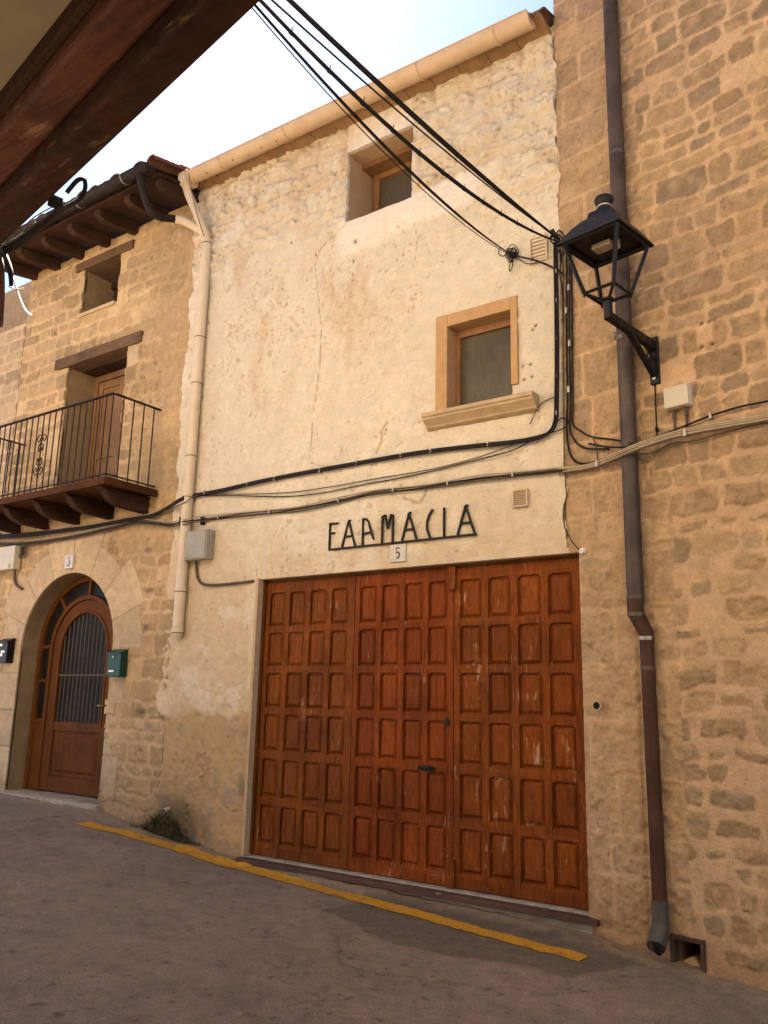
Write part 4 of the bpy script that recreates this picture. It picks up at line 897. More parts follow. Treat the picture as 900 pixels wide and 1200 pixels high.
for x in (sx0 + .03, (sx0 + sx1) / 2, sx1 - .03): m.tube([(x, -.04, sz - .012), (x, .0, sz - .012)], .006, 6)
m.build('rail', 'iron', sg)
# number plates
def digit(m, d, cx, cz, h, y0, y1):
    w = h * .5
    if d == 5:
        m.bar((cx - w * .28, cz + h * .46), (cx + w * .42, cz + h * .46), h * .11, y0, y1); m.bar((cx - w * .26, cz + h * .46), (cx - w * .34, cz + h * .04), h * .06, y0, y1)
        arc = [(cx - w * .06 + w * .46 * math.sin(a), cz - h * .18 + h * .27 * math.cos(a)) for a in np.linspace(-.9, 3.6, 14)]
    else:
        arc = [(cx - w * .06 + w * .40 * math.sin(a), cz + h * .26 + h * .21 * math.cos(a)) for a in np.linspace(-1.3, 3.3, 14)]
        for p_, q_ in zip(arc[:-1], arc[1:]): m.bar(p_, q_, h * .09, y0, y1)
        arc = [(cx - w * .04 + w * .44 * math.sin(a), cz - h * .22 + h * .26 * math.cos(a)) for a in np.linspace(-.2, 4.3, 16)]
    for i, (p_, q_) in enumerate(zip(arc[:-1], arc[1:])): m.bar(p_, q_, h * (.08 + .07 * math.sin(PI * i / len(arc))), y0, y1)
for d, x0, x1, z0, z1, lab in ((5, -4.143, -3.978, 2.562, 2.715, 'white tile with black number 5 above the garage door'), (3, -8.875, -8.72, 2.84, 3.005, 'white tile with black number 3 above the arched door')):
    t = thing('number_plate', ((x0 + x1) / 2, -.04, z0), lab, 'house number', 'house number tiles')
    m = MB(); m.box(x0, x1, -.052, -.02, z0, z1); m.build('tile', 'plate', t, bevel=.004)
    m = MB(); digit(m, d, (x0 + x1) / 2, (z0 + z1) / 2, (z1 - z0) * .62, -.0545, -.0525); m.build('numeral', 'ink', t)

# ================================================================== MAILBOXES, BELL, BOXES
def mailbox(x0, x1, z0, z1, mat, lab, stk):
    t = thing('mailbox', ((x0 + x1) / 2, -.06, z0), lab, 'mailbox', 'mailboxes beside the arched door'); y0, y1 = -.125, -.03
    m = MB(); m.box(x0, x1, y0, y1, z0, z1 - .03); m.build('body', mat, t, bevel=.006)
    m = MB(); m.prism_x([(y1, z1 + .015), (y0 - .015, z1 - .028), (y0 - .015, z1 - .045), (y0 - .002, z1 - .045), (y0 - .002, z1 - .032), (y1, z1 - .029)], x0 - .006, x1 + .006); m.build('lid', mat, t, bevel=.003)
    for (a, b, c, d) in stk:
        m = MB(); m.box(x0 + a * (x1 - x0), x0 + b * (x1 - x0), y0 - .003, y0 - .0005, z0 + c * (z1 - z0), z0 + d * (z1 - z0)); m.build('sticker', 'sticker', t)
mailbox(-9.985, -9.76, 1.74, 2.03, 'mbblack', 'black mailbox with white stickers left of the arched door', [(.18, .5, .70, .80), (.3, .62, .28, .40), (.45, .78, .42, .52)])
mailbox(-7.80, -7.575, 1.58, 1.865, 'mbgreen', 'green mailbox on the stone right of the arched door', [(.2, .55, .18, .25)])
m = MB(); m.prism_y([(-7.69 + .014 * math.cos(a), 1.79 + .014 * math.sin(a)) for a in np.linspace(0, 2 * PI, 12, endpoint=False)], -.135, -.128)
tag(m.build('keyhole_badge', 'clip'), 'small round lock on the front of the green mailbox', 'lock')
bb = [o for o in bpy.data.objects if o.name.startswith('keyhole_badge')][0]; gm = bpy.data.objects['mailbox.001']
bb.location = tuple(np.array(bb.location) - np.array(ORI[gm.name])); bb.parent = gm; del bb['label']; del bb['category']; bb.name = 'lock'
# bell on the left reveal of the arch
m = MB(); xr = ARCX - ARR; p_ = CAM + ray(101, 771) * ((xr - CAM[0]) / ray(101, 771)[0])
by, bz = float(p_[1]), float(p_[2])
t = thing('doorbell', (xr, by, bz - .04), 'small pale doorbell inside the left side of the arch', 'doorbell')
m.box(xr + .001, xr + .016, by - .05, by + .05, bz - .035, bz + .035); m.build('plate', 'plate', t, bevel=.003)
m = MB(); m.box(xr + .016, xr + .022, by - .018, by + .018, bz - .012, bz + .012); m.build('button', 'box_grey', t, bevel=.002)

def tubeP(pts, y, r, mat, name, parent, n=6, smooth=5, pf=None, yj=0):
    m = MB() if pf is None else MB(T2)
    q = []
    for i, p_ in enumerate(pts):
        yy = p_[2] if len(p_) > 2 else y
        if pf is None: w_ = P(p_[0], p_[1], yy); q.append((w_[0], yy, w_[2]))
        else: u_, z_ = P2(p_[0], p_[1], -yy); q.append((u_, yy, z_))
    m.tube(q, r, n, smooth=smooth); return m.build(name, mat, parent, smooth=True)
def clips(pts, y, parent, pf=None, sz_=.011, mat='clip'):
    for p_ in pts:
        if pf is None: w_ = P(p_[0], p_[1], y); m = MB(); x_, z_ = w_[0], w_[2]
        else: x_, z_ = P2(p_[0], p_[1], -y); m = MB(T2)
        m.box(x_ - sz_ * .7, x_ + sz_ * .7, y - .014, y + .03, z_ - sz_ * 2.0, z_ + sz_ * 1.6); m.build('clip', mat, parent)
# grey fuse box by the cream pipe
fa, fb = P(218, 623, -.14), P(243.5, 658, -.14)
t = thing('fuse_box', ((fa[0] + fb[0]) / 2 - .03, -.08, fb[2]), 'grey fuse box beside the cream rain pipe above the garage corner', 'utility box')
m = MB(); m.box(fa[0] + .0, fb[0] - .04, -.14, -.03, 2.76, 3.065); m.build('box', 'box_grey', t, bevel=.008)
m = MB(); m.box(fa[0] + .012, fb[0] - .052, -.150, -.141, 2.775, 3.05); m.build('cover', 'box_grey', t, bevel=.006)
m = MB(); m.box(-6.655, -6.61, -.156, -.151, 2.785, 2.835); m.build('latch', 'box_grey', t, bevel=.002)
tubeP([(229, 640, -.08), (230, 664), (232, 678), (240, 685), (262, 685), (297, 681)], -.05, .014, 'cable_grey', 'conduit', t, 8)
m = MB()
# meter box at the far left
t = thing('meter_box', (-10.4, -.08, 2.9), 'pale meter box at the left edge below the cables', 'utility box')
ma, mb_ = P(-18, 640, -.13), P(14.5, 667, -.13); z0, z1 = 2.90, 3.20
m = MB(); m.box(ma[0], mb_[0], -.13, -.03, z0, z1); m.build('box', 'box_white', t, bevel=.008)
m = MB(); m.box(mb_[0] - .10, mb_[0] - .05, -.136, -.131, z0 + .015, z0 + .07); m.build('latch', 'box_grey', t)
for k in range(5): m = MB(); m.box(ma[0] + .05 + k * .07, ma[0] + .055 + k * .07, -.134, -.1305, z0 + .02, z1 - .02); m.build('rib', 'box_white', t)
t = thing('bent_cable_conduit', tuple(P(22, 680, -.05)), 'short dark conduit bending down below the cables beside the meter box', 'conduit')
tubeP([(24, 634), (25, 648), (19, 660), (17, 678), (20, 686), (26, 690)], -.05, .018, 'cable_grey', 'conduit', t, 8)
tubeP([(24, 638), (30, 643), (29, 652), (23, 650)], -.06, .012, 'cable_grey', 'cable', t, 6)
# beige box on the right wall
t = thing('junction_box', T2(.9, -.06, 3.42), 'beige junction box on the right wall below the lantern bracket', 'utility box')
u0, za = P2(776.5, 455, .10); u1, zb = P2(808, 475, .10)
m = MB(T2); m.box(u0, u1, -.085, -.02, zb + .01, za + .0); m.build('box', 'box_beige', t, bevel=.010)
m = MB(T2); m.box(u0 + .004, u1 - .004, -.105, -.086, zb + .014, za - .004); m.build('cover', 'box_beige', t, bevel=.008)
for u_, z_ in ((u0 + .05, 0), (u1 - .05, 0)):
    m = MB(T2); m.tube([(u_, -.05, zb + .01), (u_, -.05, zb - .05)], .014, 8); m.tube([(u_, -.05, zb - .05), (u_, -.05, zb - .16)], .009, 8); m.build('gland', 'cable_grey', t, smooth=True)
# louvre vents
for (a, b, c, d, lab) in ((601, 575, 619, 593, 'small sand-coloured louvre vent in the plaster above the garage'), (621, 281, 642, 304, 'small pale louvre vent beside the top of the corner cables')):
    pa, pb = P(a, b, -.04), P(c, d, -.04); zt_, zb_ = (pa[2] + .0), (pb[2] - .0)
    t = thing('louvre_vent', ((pa[0] + pb[0]) / 2, -.04, zb_), lab, 'vent', 'louvre vents in the plaster')
    m = MB(); x0, x1 = pa[0], pb[0]; m.box(x0, x0 + .012, -.058, -.03, zb_, zt_); m.box(x1 - .012, x1, -.058, -.03, zb_, zt_); m.box(x0 + .012, x1 - .012, -.058, -.03, zt_ - .012, zt_); m.box(x0 + .012, x1 - .012, -.058, -.03, zb_, zb_ + .012); m.box(x0 + .012, x1 - .012, -.040, -.032, zb_ + .012, zt_ - .012)
    vm = 'vent_pale' if a > 610 else 'vent'; m.build('frame', vm, t)
    m = MB(); k = 6
    for i in range(k):
        z_ = zb_ + .018 + (zt_ - zb_ - .03) * i / k; m.prism_x([(-.041, z_ + .014), (-.057, z_ + .002), (-.057, z_), (-.041, z_ + .010)], x0 + .012, x1 - .012)
    m.build('louvres', vm, t)
# round pipe stubs
u_, z_ = VE
t = thing('pipe_outlet', T2(u_, -.03, z_ - .03), 'round pipe end with pale rim in the wall right of the garage', 'pipe')
m = MB(T2); m.tube([(u_, -.055, z_), (u_, .0, z_)], .036, 18); m.build('rim', 'stone_light', t, smooth=True)
m = MB(T2); m.tube([(u_, -.0575, z_), (u_, -.050, z_)], .026, 18); m.build('bore', 'dark', t)
q = P(195, 948, -.05); t = thing('waste_pipe_stub', tuple(q), 'short pale pipe stub poking from the wall above the weed clump', 'pipe')
m = MB(); m.tube([(q[0], .0, q[2]), (q[0], -.085, q[2] - .012)], .022, 14); m.build('pipe', 'box_beige', t, smooth=True)
m = MB(); m.tube([(q[0], -.084, q[2] - .012), (q[0], -.087, q[2] - .0124)], .016, 12); m.build('bore', 'dark', t)
# white insulator with wire at the garage head
t = thing('wall_insulator', tuple(P(683, 645, -.03)), 'round white porcelain insulator at the top right of the garage door', 'insulator')
u_, z_ = P2(683, 646, .04); m = MB(T2); m.tube([(u_, -.065, z_), (u_, -.05, z_), (u_, -.02, z_)], [.016, .024, .024], 14); m.build('body', 'sticker', t, smooth=True)
m = MB(T2); m.tube([(u_, -.068, z_), (u_, -.064, z_)], .006, 8); m.build('screw', 'iron', t)

# ================================================================== CABLES
yb = -.065
t = thing('upper_cable_bundle', tuple(P(300, 566, yb)), 'thick black cable bundle crossing the plaster and bending up at the corner', 'cables')
A = [(-12, 628), (40, 624), (100, 617), (150, 608), (178, 603), (196, 594), (212, 584, -.16), (225, 580), (262, 573), (300, 564), (350, 554), (400, 545), (450, 536), (500, 528), (560, 521), (600, 517), (632, 511), (646, 504), (651, 492), (652, 470), (652.5, 420), (652, 360), (651, 300), (651, 284)]
for k, (dx, dy) in enumerate(((0, 0), (1.6, 2.6), (-1.2, 1.2))): tubeP([(p_[0] + (dx if p_[1] < 505 else 0), p_[1] + (dy if p_[1] >= 505 else 0), *p_[2:]) for p_ in A], yb - .004 * k, .0105, 'cable', 'cable', t)
clips([(240, 577), (290, 567), (322, 561), (375, 551), (418, 542), (470, 533), (505, 528), (572, 520)], yb, t)
clips([(652, 484), (652, 440), (652, 396), (652, 352), (652, 318)], yb, t, sz_=.009)
t = thing('slack_cable_pair', tuple(P(330, 581, yb)), 'thin slack pair of dark cables sagging under the thick black bundle', 'cables')
tubeP([(150, 612), (190, 600), (214, 590, -.16), (235, 580), (290, 579), (340, 577), (390, 570), (440, 561), (500, 551), (560, 536), (612, 517)], -.06, .005, 'cable_grey', 'cable', t)
tubeP([(232, 581), (280, 581), (330, 582), (375, 578), (430, 567), (480, 558), (550, 541), (600, 528), (630, 512), (660, 502), (668, 490)], -.058, .0055, 'cable', 'cable', t)
t = thing('lower_cable_bundle', tuple(P(300, 600, yb)), 'dusty grey cable bundle crossing just above the letter sign', 'cables')
Lw = [(-12, 636), (30, 636), (80, 629), (130, 618), (160, 611), (182, 612), (200, 614), (218, 610, -.15), (240, 608), (300, 601), (350, 595), (397, 586), (440, 577), (500, 569), (560, 560), (600, 556), (640, 552), (665, 549)]
for k, (dy, r_, mt) in enumerate(((0, .009, 'cable_grey'), (3, .007, 'cable_grey'), (-2.2, .006, 'cable_beige'), (1.5, .006, 'cable'))): tubeP([(p_[0], p_[1] + dy + (1.2 * math.sin(i * 1.9 + k) if 210 < p_[0] < 600 else 0), *p_[2:]) for i, p_ in enumerate(Lw)], -.055 - .004 * k, r_, mt, 'cable', t)
tubeP([(-12, 631), (30, 629), (80, 622), (130, 613), (160, 610)], -.075, .010, 'cable', 'cable', t)
clips([(256, 606), (316, 600), (397, 586), (461, 574), (525, 566), (601, 556)], -.06, t, sz_=.010)
for px in (212, 237): clips([(px, 610)], -.12 if px == 212 else -.06, t, sz_=.022, mat='cable')
t = thing('beige_cable_run', T2(.9, -.07, 3.2), 'bundle of beige cables sweeping across the right stone wall over the brown pipe', 'cables')
Bc = [(655, 551, -.06), (690, 546, -.06), (715, 536, -.10), (738, 526, -.18), (765, 516, -.14), (800, 506, -.08), (850, 497, -.07), (905, 487, -.07), (960, 476, -.07), (1200, 440, -.07)]
for k, (dy, mt) in enumerate(((0, 'cable_beige'), (3.0, 'cable_beige'), (-2.4, 'cable_beige'), (5.2, 'cable_grey'))): tubeP([(p_[0], p_[1] + dy * (1 if 1 < i < 8 else .7), p_[2] - .003 * k) for i, p_ in enumerate(Bc)], 0, .0066, mt, 'cable', t, pf=2)
for k, (px, py) in enumerate(((700, 543), (764, 517), (803, 507))): clips([(px, py)], -.085 if px != 764 else -.13, t, pf=2, sz_=.013)
t = thing('black_wall_cable', T2(.9, -.07, 3.3), 'single black cable arching above the beige cables on the right wall', 'cable')
tubeP([(690, 520, -.06), (715, 524, -.10), (738, 523, -.17), (760, 515, -.14), (790, 504, -.07), (833, 487), (870, 476), (905, 469), (960, 455), (1200, 400)], -.06, .0075, 'cable', 'cable', t, pf=2)
clips([(833, 487)], -.06, t, pf=2)
t = thing('low_wall_cable', T2(.9, -.07, 3.1), 'thin grey cable below the beige bundle on the right wall', 'cable')
tubeP([(736, 532, -.16), (765, 531, -.07), (785, 520), (812, 517), (840, 509), (880, 499), (905, 495), (960, 486), (1200, 455)], -.055, .0055, 'cable_grey', 'cable', t, pf=2)
t = thing('corner_cable_bundle', T2(.1, -.06, 3.1), 'vertical bundle of brown-black cables beside the lantern at the building corner', 'cables')
V1 = [(664, 283), (664, 330), (664, 400), (665, 470), (664, 500), (667, 528), (675, 541), (690, 543), (712, 536), (735, 529, -.16)]
tubeP(V1, -.055, .009, 'cable', 'cable', t, pf=2)
tubeP([(p_[0] + 3.4, p_[1] + 0, *p_[2:]) for p_ in V1[:5]] + [(671, 512), (678, 521), (690, 526), (714, 526)], -.058, .0085, 'cable', 'cable', t, pf=2)
tubeP([(659, 285), (660, 320), (660, 400), (660, 470), (661, 520), (661, 552)], -.05, .005, 'cable_grey', 'cable', t, pf=2)
tubeP([(669, 290), (670, 330), (670.5, 400), (671, 470), (671, 496), (682, 506), (694, 512), (718, 515), (742, 520, -.17)], -.052, .007, 'cable', 'cable', t, pf=2)
tubeP([(653, 284), (658, 300), (656, 320), (659, 340), (660, 380)], -.07, .006, 'cable', 'cable', t, pf=2)
tubeP([(643, 505), (655, 492), (661, 490), (668, 494)], -.07, .006, 'cable', 'cable', t, pf=2)
clips([(667, 337), (668, 402), (667, 456), (664, 364)], -.06, t, pf=2, sz_=.014)
tubeP([(694, 511), (699, 524), (700, 540)], -.06, .005, 'cable_grey', 'cable', t, pf=2)
t = thing('hanging_wire', T2(.0, -.05, 2.6), 'thin black wire curving down to the white insulator by the garage', 'wire')
tubeP([(662, 552), (663, 570), (664, 582), (660, 598), (662, 618), (670, 634), (680, 646)], -.045, .0042, 'cable', 'wire', t, pf=2)
t = thing('sill_wire', tuple(P(630, 480, -.05)), 'short dark wire running from the corner cables to the window sill end', 'wire')
tubeP([(621, 497), (627, 484), (634, 473), (646, 467), (654, 464)], -.05, .0045, 'cable', 'wire', t)
t = thing('bracket_feed_wire', T2(.8, -.05, 3.3), 'thin black wire dropping from the lantern bracket to the cables', 'wire')
tubeP([(767.5, 446), (768, 470), (769, 490), (770, 512)], -.04, .0055, 'cable', 'wire', t, pf=2); clips([(769.5, 503)], -.045, t, pf=2, sz_=.008, mat='cable')
t = thing('fascia_wire', tuple(P(222, 210, -.42)), 'thin dark wire hanging from the tan gutter beside the swan neck', 'wire')
tubeP([(221, 203, -.38), (224, 220, -.375), (230, 248, -.28), (239, 277, -.17)], -.3, .004, 'cable', 'wire', t)

# overhead cables from the corner to the overhanging house
def wp3(px, py, perp): x_, z_ = P3(px, py, perp); return np.array(T3(x_, perp, z_))
def overhead(name, lab, px0, px1, r, sag, mat='cable', n=1, spread=.02, ties=0, e_y=-.12, per0=1.30):
    S = wp3(*px0, per0); E_ = P(px1[0], px1[1], e_y); t = thing(name, tuple(E_), lab, 'cable', 'cables crossing overhead')
    for k in range(n):
        off = np.array([0, 0, spread * k]); pts = []
        for i in range(25):
            s2 = i / 24; p_ = S * (1 - s2) + E_ * s2 + off * math.sin(PI * s2) * (1 if k % 2 else -1); p_[2] -= sag * 4 * s2 * (1 - s2); pts.append(tuple(p_))
        m = MB(); m.tube(pts, r, 7, raw=True); m.build('cable', mat, t, smooth=True)
    for i in range(ties):
        s2 = (i + 1) / (ties + 1); p_ = S * (1 - s2) + E_ * s2; p_[2] -= sag * 4 * s2 * (1 - s2); m = MB(); d_ = (E_ - S) / np.linalg.norm(E_ - S)
        m.tube([tuple(p_ - d_ * .012), tuple(p_ + d_ * .012)], r * 1.35, 7, raw=True); m.tube([tuple(p_ + np.array([0, 0, r])), tuple(p_ + np.array([.008, 0, r + .028]))], .0025, 5, raw=True); m.build('tie', mat, t)
    return t
overhead('overhead_cable', 'thickest black overhead cable, highest of those crossing the sky', (238, -97), (652, 278), .0088, .06, n=2, spread=.020)
overhead('overhead_cable', 'thin overhead cable just below the thickest one, crossing the gutter', (250, -62), (648, 275), .0048, .05)
overhead('overhead_cable', 'knotted black overhead cable with ties, passing the right side of the top window', (232, -78), (653, 283), .0070, .20, n=2, spread=.015, ties=13)
overhead('overhead_cable', 'pair of thin overhead cables ending in the tangled coil on the plaster', (232, -72), (597, 297), .0050, .13, n=2, spread=.014)
overhead('overhead_cable', 'lowest thin overhead wire crossing the left of the top window', (224, -76), (601, 301), .0032, .16)
t = thing('cable_coil', tuple(P(600, 300, -.06)), 'tangled coil of black wire on the plaster left of the corner', 'cable coil')
for k in range(7):
    c = P(598 + 3.0 * random.uniform(-1, 2), 297 + 2.5 * random.uniform(-1, 2), -.07); rx, rz = random.uniform(.02, .055), random.uniform(.02, .06); ph = random.uniform(0, 6)
    pts = [(c[0] + rx * math.cos(ph + a), -.06 - .03 * math.sin(a * .5 + k) ** 2, c[2] + rz * math.sin(ph + a) + .012 * math.sin(3 * a)) for a in np.linspace(0, 5.4 + random.random(), 20)]
    m = MB(); m.tube(pts, random.uniform(.003, .005), 5); m.build('wire_loop', 'cable', t, smooth=True)
m = MB(); q = [P(586, 290, -.05), P(584, 297, -.05), P(590, 300, -.05), P(597, 292, -.05)]; m.tube([tuple(x) for x in q], .004, 5, smooth=5); m.build('wire_loop', 'cable', t, smooth=True)
m = MB(); q = [P(598, 296, -.09), P(601, 308, -.08), P(598, 318, -.08), P(597, 312, -.07), P(601, 300, -.07)]; m.tube([tuple(x) for x in q], .0045, 5, smooth=5); m.build('wire_loop', 'cable', t, smooth=True)
tubeP([(600, 299), (615, 302), (630, 306), (646, 313), (654, 316), (660, 322)], -.07, .007, 'cable', 'tail', t); tubeP([(604, 301), (618, 309), (634, 307), (648, 313)], -.06, .004, 'cable', 'tail', t)
m = MB(); c = P(601, 299, -.06); m.tube([tuple(c + np.array([-.03, 0, .02])), tuple(c + np.array([.03, 0, -.01]))], [.02, .03], 8, raw=True); m.build('splice', 'cable', t, smooth=True)
t = thing('corner_cable_anchor', tuple(P(652, 281, -.08)), 'black iron anchor hook where the overhead cables meet the corner', 'hook')
m = MB(); c = P(652, 281, -.08); m.tube([tuple(c + np.array([0, .08, .03])), tuple(c + np.array([0, -.04, .03])), tuple(c + np.array([-.03, -.05, 0]))], .012, 7, smooth=4, raw=True); m.tube([tuple(c + np.array([-.02, -.04, .07])), tuple(c + np.array([.03, -.03, -.05]))], .02, 8, raw=True)
m.build('hook', 'iron', t, smooth=True)
for k, q in enumerate(([(648, 272), (656, 276), (664, 284), (668, 292)], [(650, 279), (655, 270), (662, 280), (660, 300)], [(645, 282), (652, 290), (657, 300), (656, 320)])): tubeP(q, -.09, .006, 'cable', 'cable_end', t)

# bundle hung along the overhanging beam
t = thing('beam_cable_bundle', T3(-2.6, 1.3, 3.4), 'dark cables and hose loop hanging along the overhead beam at upper left', 'cables')
def t3tube(pts, r, mat, name, parent, smooth=5):
    m = MB(T3); q = []
    for p_ in pts: x_, z_ = P3(p_[0], p_[1], p_[2]); q.append((x_, p_[2], z_))
    m.tube(q, r, 8, smooth=smooth); m.build(name, mat, parent, smooth=True)
t3tube([(78, 226, 1.22), (90, 212, 1.24), (98, 210, 1.26), (100, 219, 1.27), (96, 230, 1.27), (88, 237, 1.26), (76, 243, 1.25)], .0095, 'cable', 'hose_loop', t)
for k, (dy, r_) in enumerate(((0, .011), (4, .009), (7, .007), (-3, .008))):
    t3tube([(-20, 300 + dy, 1.30), (10, 288 + dy, 1.30), (30, 276 + dy, 1.30), (50, 261 + dy * .9, 1.30), (70, 246 + dy * .5, 1.29), (84, 238, 1.28)], r_, 'cable', 'cable', t)
for k, q in enumerate(([(38, 256, 1.34), (47, 250, 1.34), (60, 243, 1.34)], [(28, 268, 1.34), (40, 258, 1.35), (56, 252, 1.34)], [(24, 274, 1.33), (38, 262, 1.35), (52, 262, 1.34)])): t3tube(q, .0032, 'cable_grey', 'wire', t)
x_, z_ = P3(66, 238, 1.30); m = MB(T3); m.box(x_ - .03, x_ + .03, 1.27, 1.32, z_ - .015, z_ + .02); m.build('splice_box', 'cable', t, bevel=.006)
t = thing('dangling_white_wire', T3(-2.9, 1.35, 3.2), 'white wire end dangling below the beam cables at the left edge', 'wire')
t3tube([(4, 296, 1.32), (8, 308, 1.33), (15, 325, 1.34), (19, 337, 1.34), (24, 352, 1.34), (30, 364, 1.34), (37, 370, 1.35)], .0048, 'cable_white', 'wire', t)
t3tube([(10, 335, 1.32), (18, 339, 1.34), (28, 338, 1.34)], .004, 'cable_white', 'wire', t)
t = thing('beam_insulator_bracket', T3(-3, 1.3, 3.1), 'dark iron bracket with insulator hanging under the beam end at the left edge', 'bracket')
t3tube([(1, 290, 1.30), (6, 300, 1.30), (12, 318, 1.30), (13, 334, 1.30)], [.010, .014, .014, .010], 'cable', 'bracket', t)
t3tube([(-4, 300, 1.28), (-2, 320, 1.28), (-2, 345, 1.28), (-4, 380, 1.28)], .03, 'beam', 'timber_strut', t, smooth=3)

# ================================================================== LANTERN
LU, LO = .775, .66
lam = thing('street_lantern', T2(LU, 0, 3.69), 'black four-sided iron street lantern without glass on a wall bracket', 'street lamp')
m = MB(T2); bu, bz1 = P2(771, 400); _, bz0 = P2(768, 447)
m.box(LU - .035, LU + .035, -.055, -.03, 3.66, 4.02); br = m.build('wall_plate', 'lampiron', lam, bevel=.004)
for z_ in (3.70, 3.97):
    m = MB(T2); m.tube([(LU, -.066, z_), (LU, -.055, z_)], .014, 6); m.build('bolt', 'clip', br)
m = MB(T2); m.prism_x([(-.05, 3.985), (-.05, 3.915), (-LO + .0, 3.945), (-LO - .02, 3.955), (-LO - .02, 3.995), (-LO, 4.0)], LU - .022, LU + .022)
arm = m.build('arm', 'lampiron', lam, bevel=.004)
m = MB(T2); m.prism_x([(-.05, 3.915), (-.05, 3.70), (-.085, 3.70), (-.40, 3.915)][::-1], LU - .006, LU + .006)
m2 = MB(T2); m2.prism_x([(-.056, 3.70), (-.056, 3.735), (-.36, 3.945), (-.42, 3.945)], LU - .02, LU + .02); m2.build('brace', 'lampiron', lam, bevel=.003)
q = [(LU, -.10 - .05 * math.cos(a) * (1 - a / 9), 3.84 + .05 * math.sin(a) * (1 - a / 9)) for a in np.linspace(0, 7, 24)]
m = MB(T2); m.tube(q, .008, 6); m.tube([(LU, -.06, 3.91), (LU, -.12, 3.89), (LU, -.18, 3.91)], .008, 6, smooth=4); m.tube([(LU, -.06, 3.76), (LU, -.09, 3.80), (LU, -.075, 3.86)], .012, 6, smooth=4); m.build('scroll', 'lampiron', lam, smooth=True)
m = MB(T2); m.tube([(LU, -LO, 3.95), (LU, -LO, 4.085)], .030, 14); m.lathe([(.03, 0), (.042, .008), (.042, .022), (.026, .03)], (LU, -LO, 4.075), 14); m.build('socket', 'lampiron', lam, smooth=True)
m = MB(T2); m.tube([(LU - .02, -.47, 3.90), (LU - .05, -.5, 3.88), (LU - .03, -.53, 3.905)], .014, 7, smooth=3); m.build('arm_clamp', 'clip', lam, smooth=True)
ZR, ZT, RS, TS = 4.135, 4.50, .112, .205
def corner(s_, a, b, z_): return (LU + a * s_, -LO + b * s_, z_)
cs = [(-1, -1), (1, -1), (1, 1), (-1, 1)]
m = MB(T2)
for a, b in cs:
    m.tube([corner(RS, a, b, ZR), corner(TS, a, b, ZT)], .0155, 4); m.tube([corner(RS, a, b, ZR), corner(.03, a, b, 4.09)], .0115, 4)
for (a, b), (c, d) in zip(cs, cs[1:] + cs[:1]):
    m.tube([corner(RS, a, b, ZR), corner(RS, c, d, ZR)], .0135, 4)
    m.tube([corner(RS, a, b, ZR), corner(RS * 1.0, a, b, ZR - .025)], .008, 5)
m.build('cage', 'lampiron', lam)
def sqfr(m, levels):
    vs = [corner(s_, a, b, z_) for s_, z_ in levels for a, b in cs]; fs = []
    for i in range(len(levels) - 1):
        for k in range(4): a = i * 4 + k; b = i * 4 + (k + 1) % 4; fs.append((a, b, b + 4, a + 4))
    fs.append((3, 2, 1, 0)); fs.append(tuple(len(vs) - 4 + k for k in range(4))); m.add(vs, fs)
m = MB(T2); sqfr(m, [(.198, 4.515), (.235, 4.495), (.238, 4.507), (.222, 4.53), (.165, 4.62), (.110, 4.685), (.088, 4.70), (.078, 4.745), (.06, 4.755)])
m.build('roof', 'lampiron', lam, bevel=.003)
m = MB(T2)
for (a, b), (c, d) in zip(cs, cs[1:] + cs[:1]): m.tube([corner(.205, a, b, 4.50), corner(.205, c, d, 4.50)], .014, 4)
m.build('roof_rim', 'lampiron', lam)
m = MB(T2); m.lathe([(.05, 0), (.055, .03), (.047, .045), (.050, .06), (.066, .085), (.068, .105), (.060, .118), (.045, .118), (.04, .09)], (LU, -LO, 4.745), 20); m.build('chimney_cap', 'lampiron', lam, smooth=True)
m = MB(T2); m.lathe([(.049, 0), (.052, .004), (.052, .010), (.049, .012)], (LU, -LO, 4.786), 20); m.build('cap_ring', 'clip', lam, smooth=True)
m = MB(T2); m.box(LU - .085, LU + .06, -LO - .05, -LO + .04, 4.475, 4.512); m.build('lamp_unit', 'lampglass', lam, bevel=.006)
m = MB(T2); m.tube([(LU + .085, -LO, 4.51), (LU + .085, -LO, 4.45)], .024, 10); m.build('lamp_holder', 'clip', lam, smooth=True)

# ================================================================== WEEDS at the wall foot
m = MB(); rng = np.random.RandomState(5)
for i in range(1500):
    cx = -6.74 + .20 * rng.randn(); cy = -.02 - .07 * rng.rand() ** 1.5; z0 = float(gz(cx)) - .01; w_ = math.exp(-((cx + 6.74) / .2) ** 2)
    L = (.07 + .26 * rng.rand()) * (.25 + .75 * w_); ax, ay = .5 * rng.randn(), -.55 * rng.rand(); b_ = .0028 + .003 * rng.rand(); th = rng.rand() * PI
    dx, dy = b_ * math.cos(th), b_ * math.sin(th); p0 = np.array([cx, cy, z0]); p1 = p0 + np.array([ax * .35, ay * .35, .62]) * L; p2 = p0 + np.array([ax, ay, .95 - .35 * abs(ax)]) * L; o_ = np.array([dx, dy, 0])
    m.add([tuple(p0 - o_), tuple(p0 + o_), tuple(p1 + o_ * .8), tuple(p1 - o_ * .8), tuple(p2)], [(0, 1, 2, 3), (3, 2, 4)])
    if i % 2 == 0:
        for k in range(3):
            c = p0 + (p2 - p0) * rng.uniform(.3, 1) + rng.randn(3) * .008; e = rng.randn(3); e /= np.linalg.norm(e); f_ = np.cross(e, rng.randn(3)); f_ /= np.linalg.norm(f_); q_ = .007 + .007 * rng.rand()
            m.add([tuple(c - e * q_), tuple(c + f_ * q_ * .45), tuple(c + e * q_), tuple(c - f_ * q_ * .45)], [(0, 1, 2, 3)])
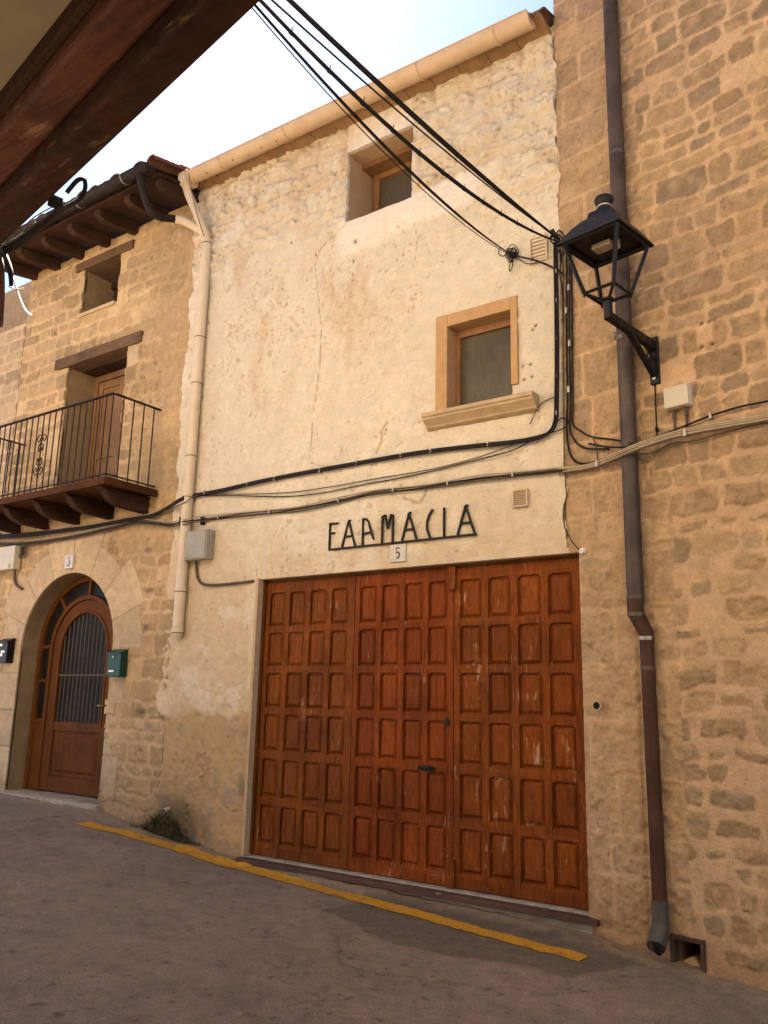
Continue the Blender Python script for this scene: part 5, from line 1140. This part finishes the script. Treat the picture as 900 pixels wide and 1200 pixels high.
tag(m.build('weed_clump', 'weed'), 'dark mossy weed clump at the foot of the wall near the yellow line', 'weeds')

# ================================================================== LIGHT, SKY, CAMERA
EL, AZ = math.radians(48), math.radians(-51)       # azimuth from +y towards +x
sd = Vector((math.sin(AZ) * math.cos(EL), math.cos(AZ) * math.cos(EL), math.sin(EL)))
sl = bpy.data.lights.new('sun', 'SUN'); sl.energy = 5.0; sl.angle = math.radians(.53); sl.color = (1, .92, .78)
so_ = bpy.data.objects.new('sun', sl); COL.objects.link(so_); so_.rotation_euler = sd.to_track_quat('Z', 'Y').to_euler(); so_.location = (0, 0, 20)
w = bpy.data.worlds.new('World'); scene.world = w; w.use_nodes = True; nt = w.node_tree; nt.nodes.clear()
sk = nt.nodes.new('ShaderNodeTexSky'); sk.sky_type = 'NISHITA'; sk.sun_disc = False; sk.sun_elevation = EL; sk.sun_rotation = AZ; sk.dust_density = .15; sk.ozone_density = 1.0; sk.air_density = .42
bg = nt.nodes.new('ShaderNodeBackground'); bg.inputs[1].default_value = .05; ou = nt.nodes.new('ShaderNodeOutputWorld')
nt.links.new(sk.outputs[0], bg.inputs[0]); nt.links.new(bg.outputs[0], ou.inputs[0])
cd = bpy.data.cameras.new('camera'); cd.sensor_fit = 'AUTO'; cd.sensor_width = 36; cd.lens = FPX / 1200 * 36; cd.clip_end = 1000; cd.clip_start = .05
co = bpy.data.objects.new('camera', cd); COL.objects.link(co)
Rt = RW @ np.eye(3); rt = RW @ np.array([1, 0, 0.]); upv = -(RW @ np.array([0, 1, 0.])); bk = -(RW @ np.array([0, 0, 1.]))
mat = Matrix(((rt[0], upv[0], bk[0], CAM[0]), (rt[1], upv[1], bk[1], CAM[1]), (rt[2], upv[2], bk[2], CAM[2]), (0, 0, 0, 1)))
co.matrix_world = mat; scene.camera = co
vs_ = scene.view_settings; vs_.view_transform = 'Standard'; vs_.look = 'None'; vs_.gamma = 1; vs_.use_curve_mapping = False; vs_.exposure = 3.4
scene.cycles.max_bounces = 10; scene.cycles.diffuse_bounces = 6; scene.cycles.use_denoising = True
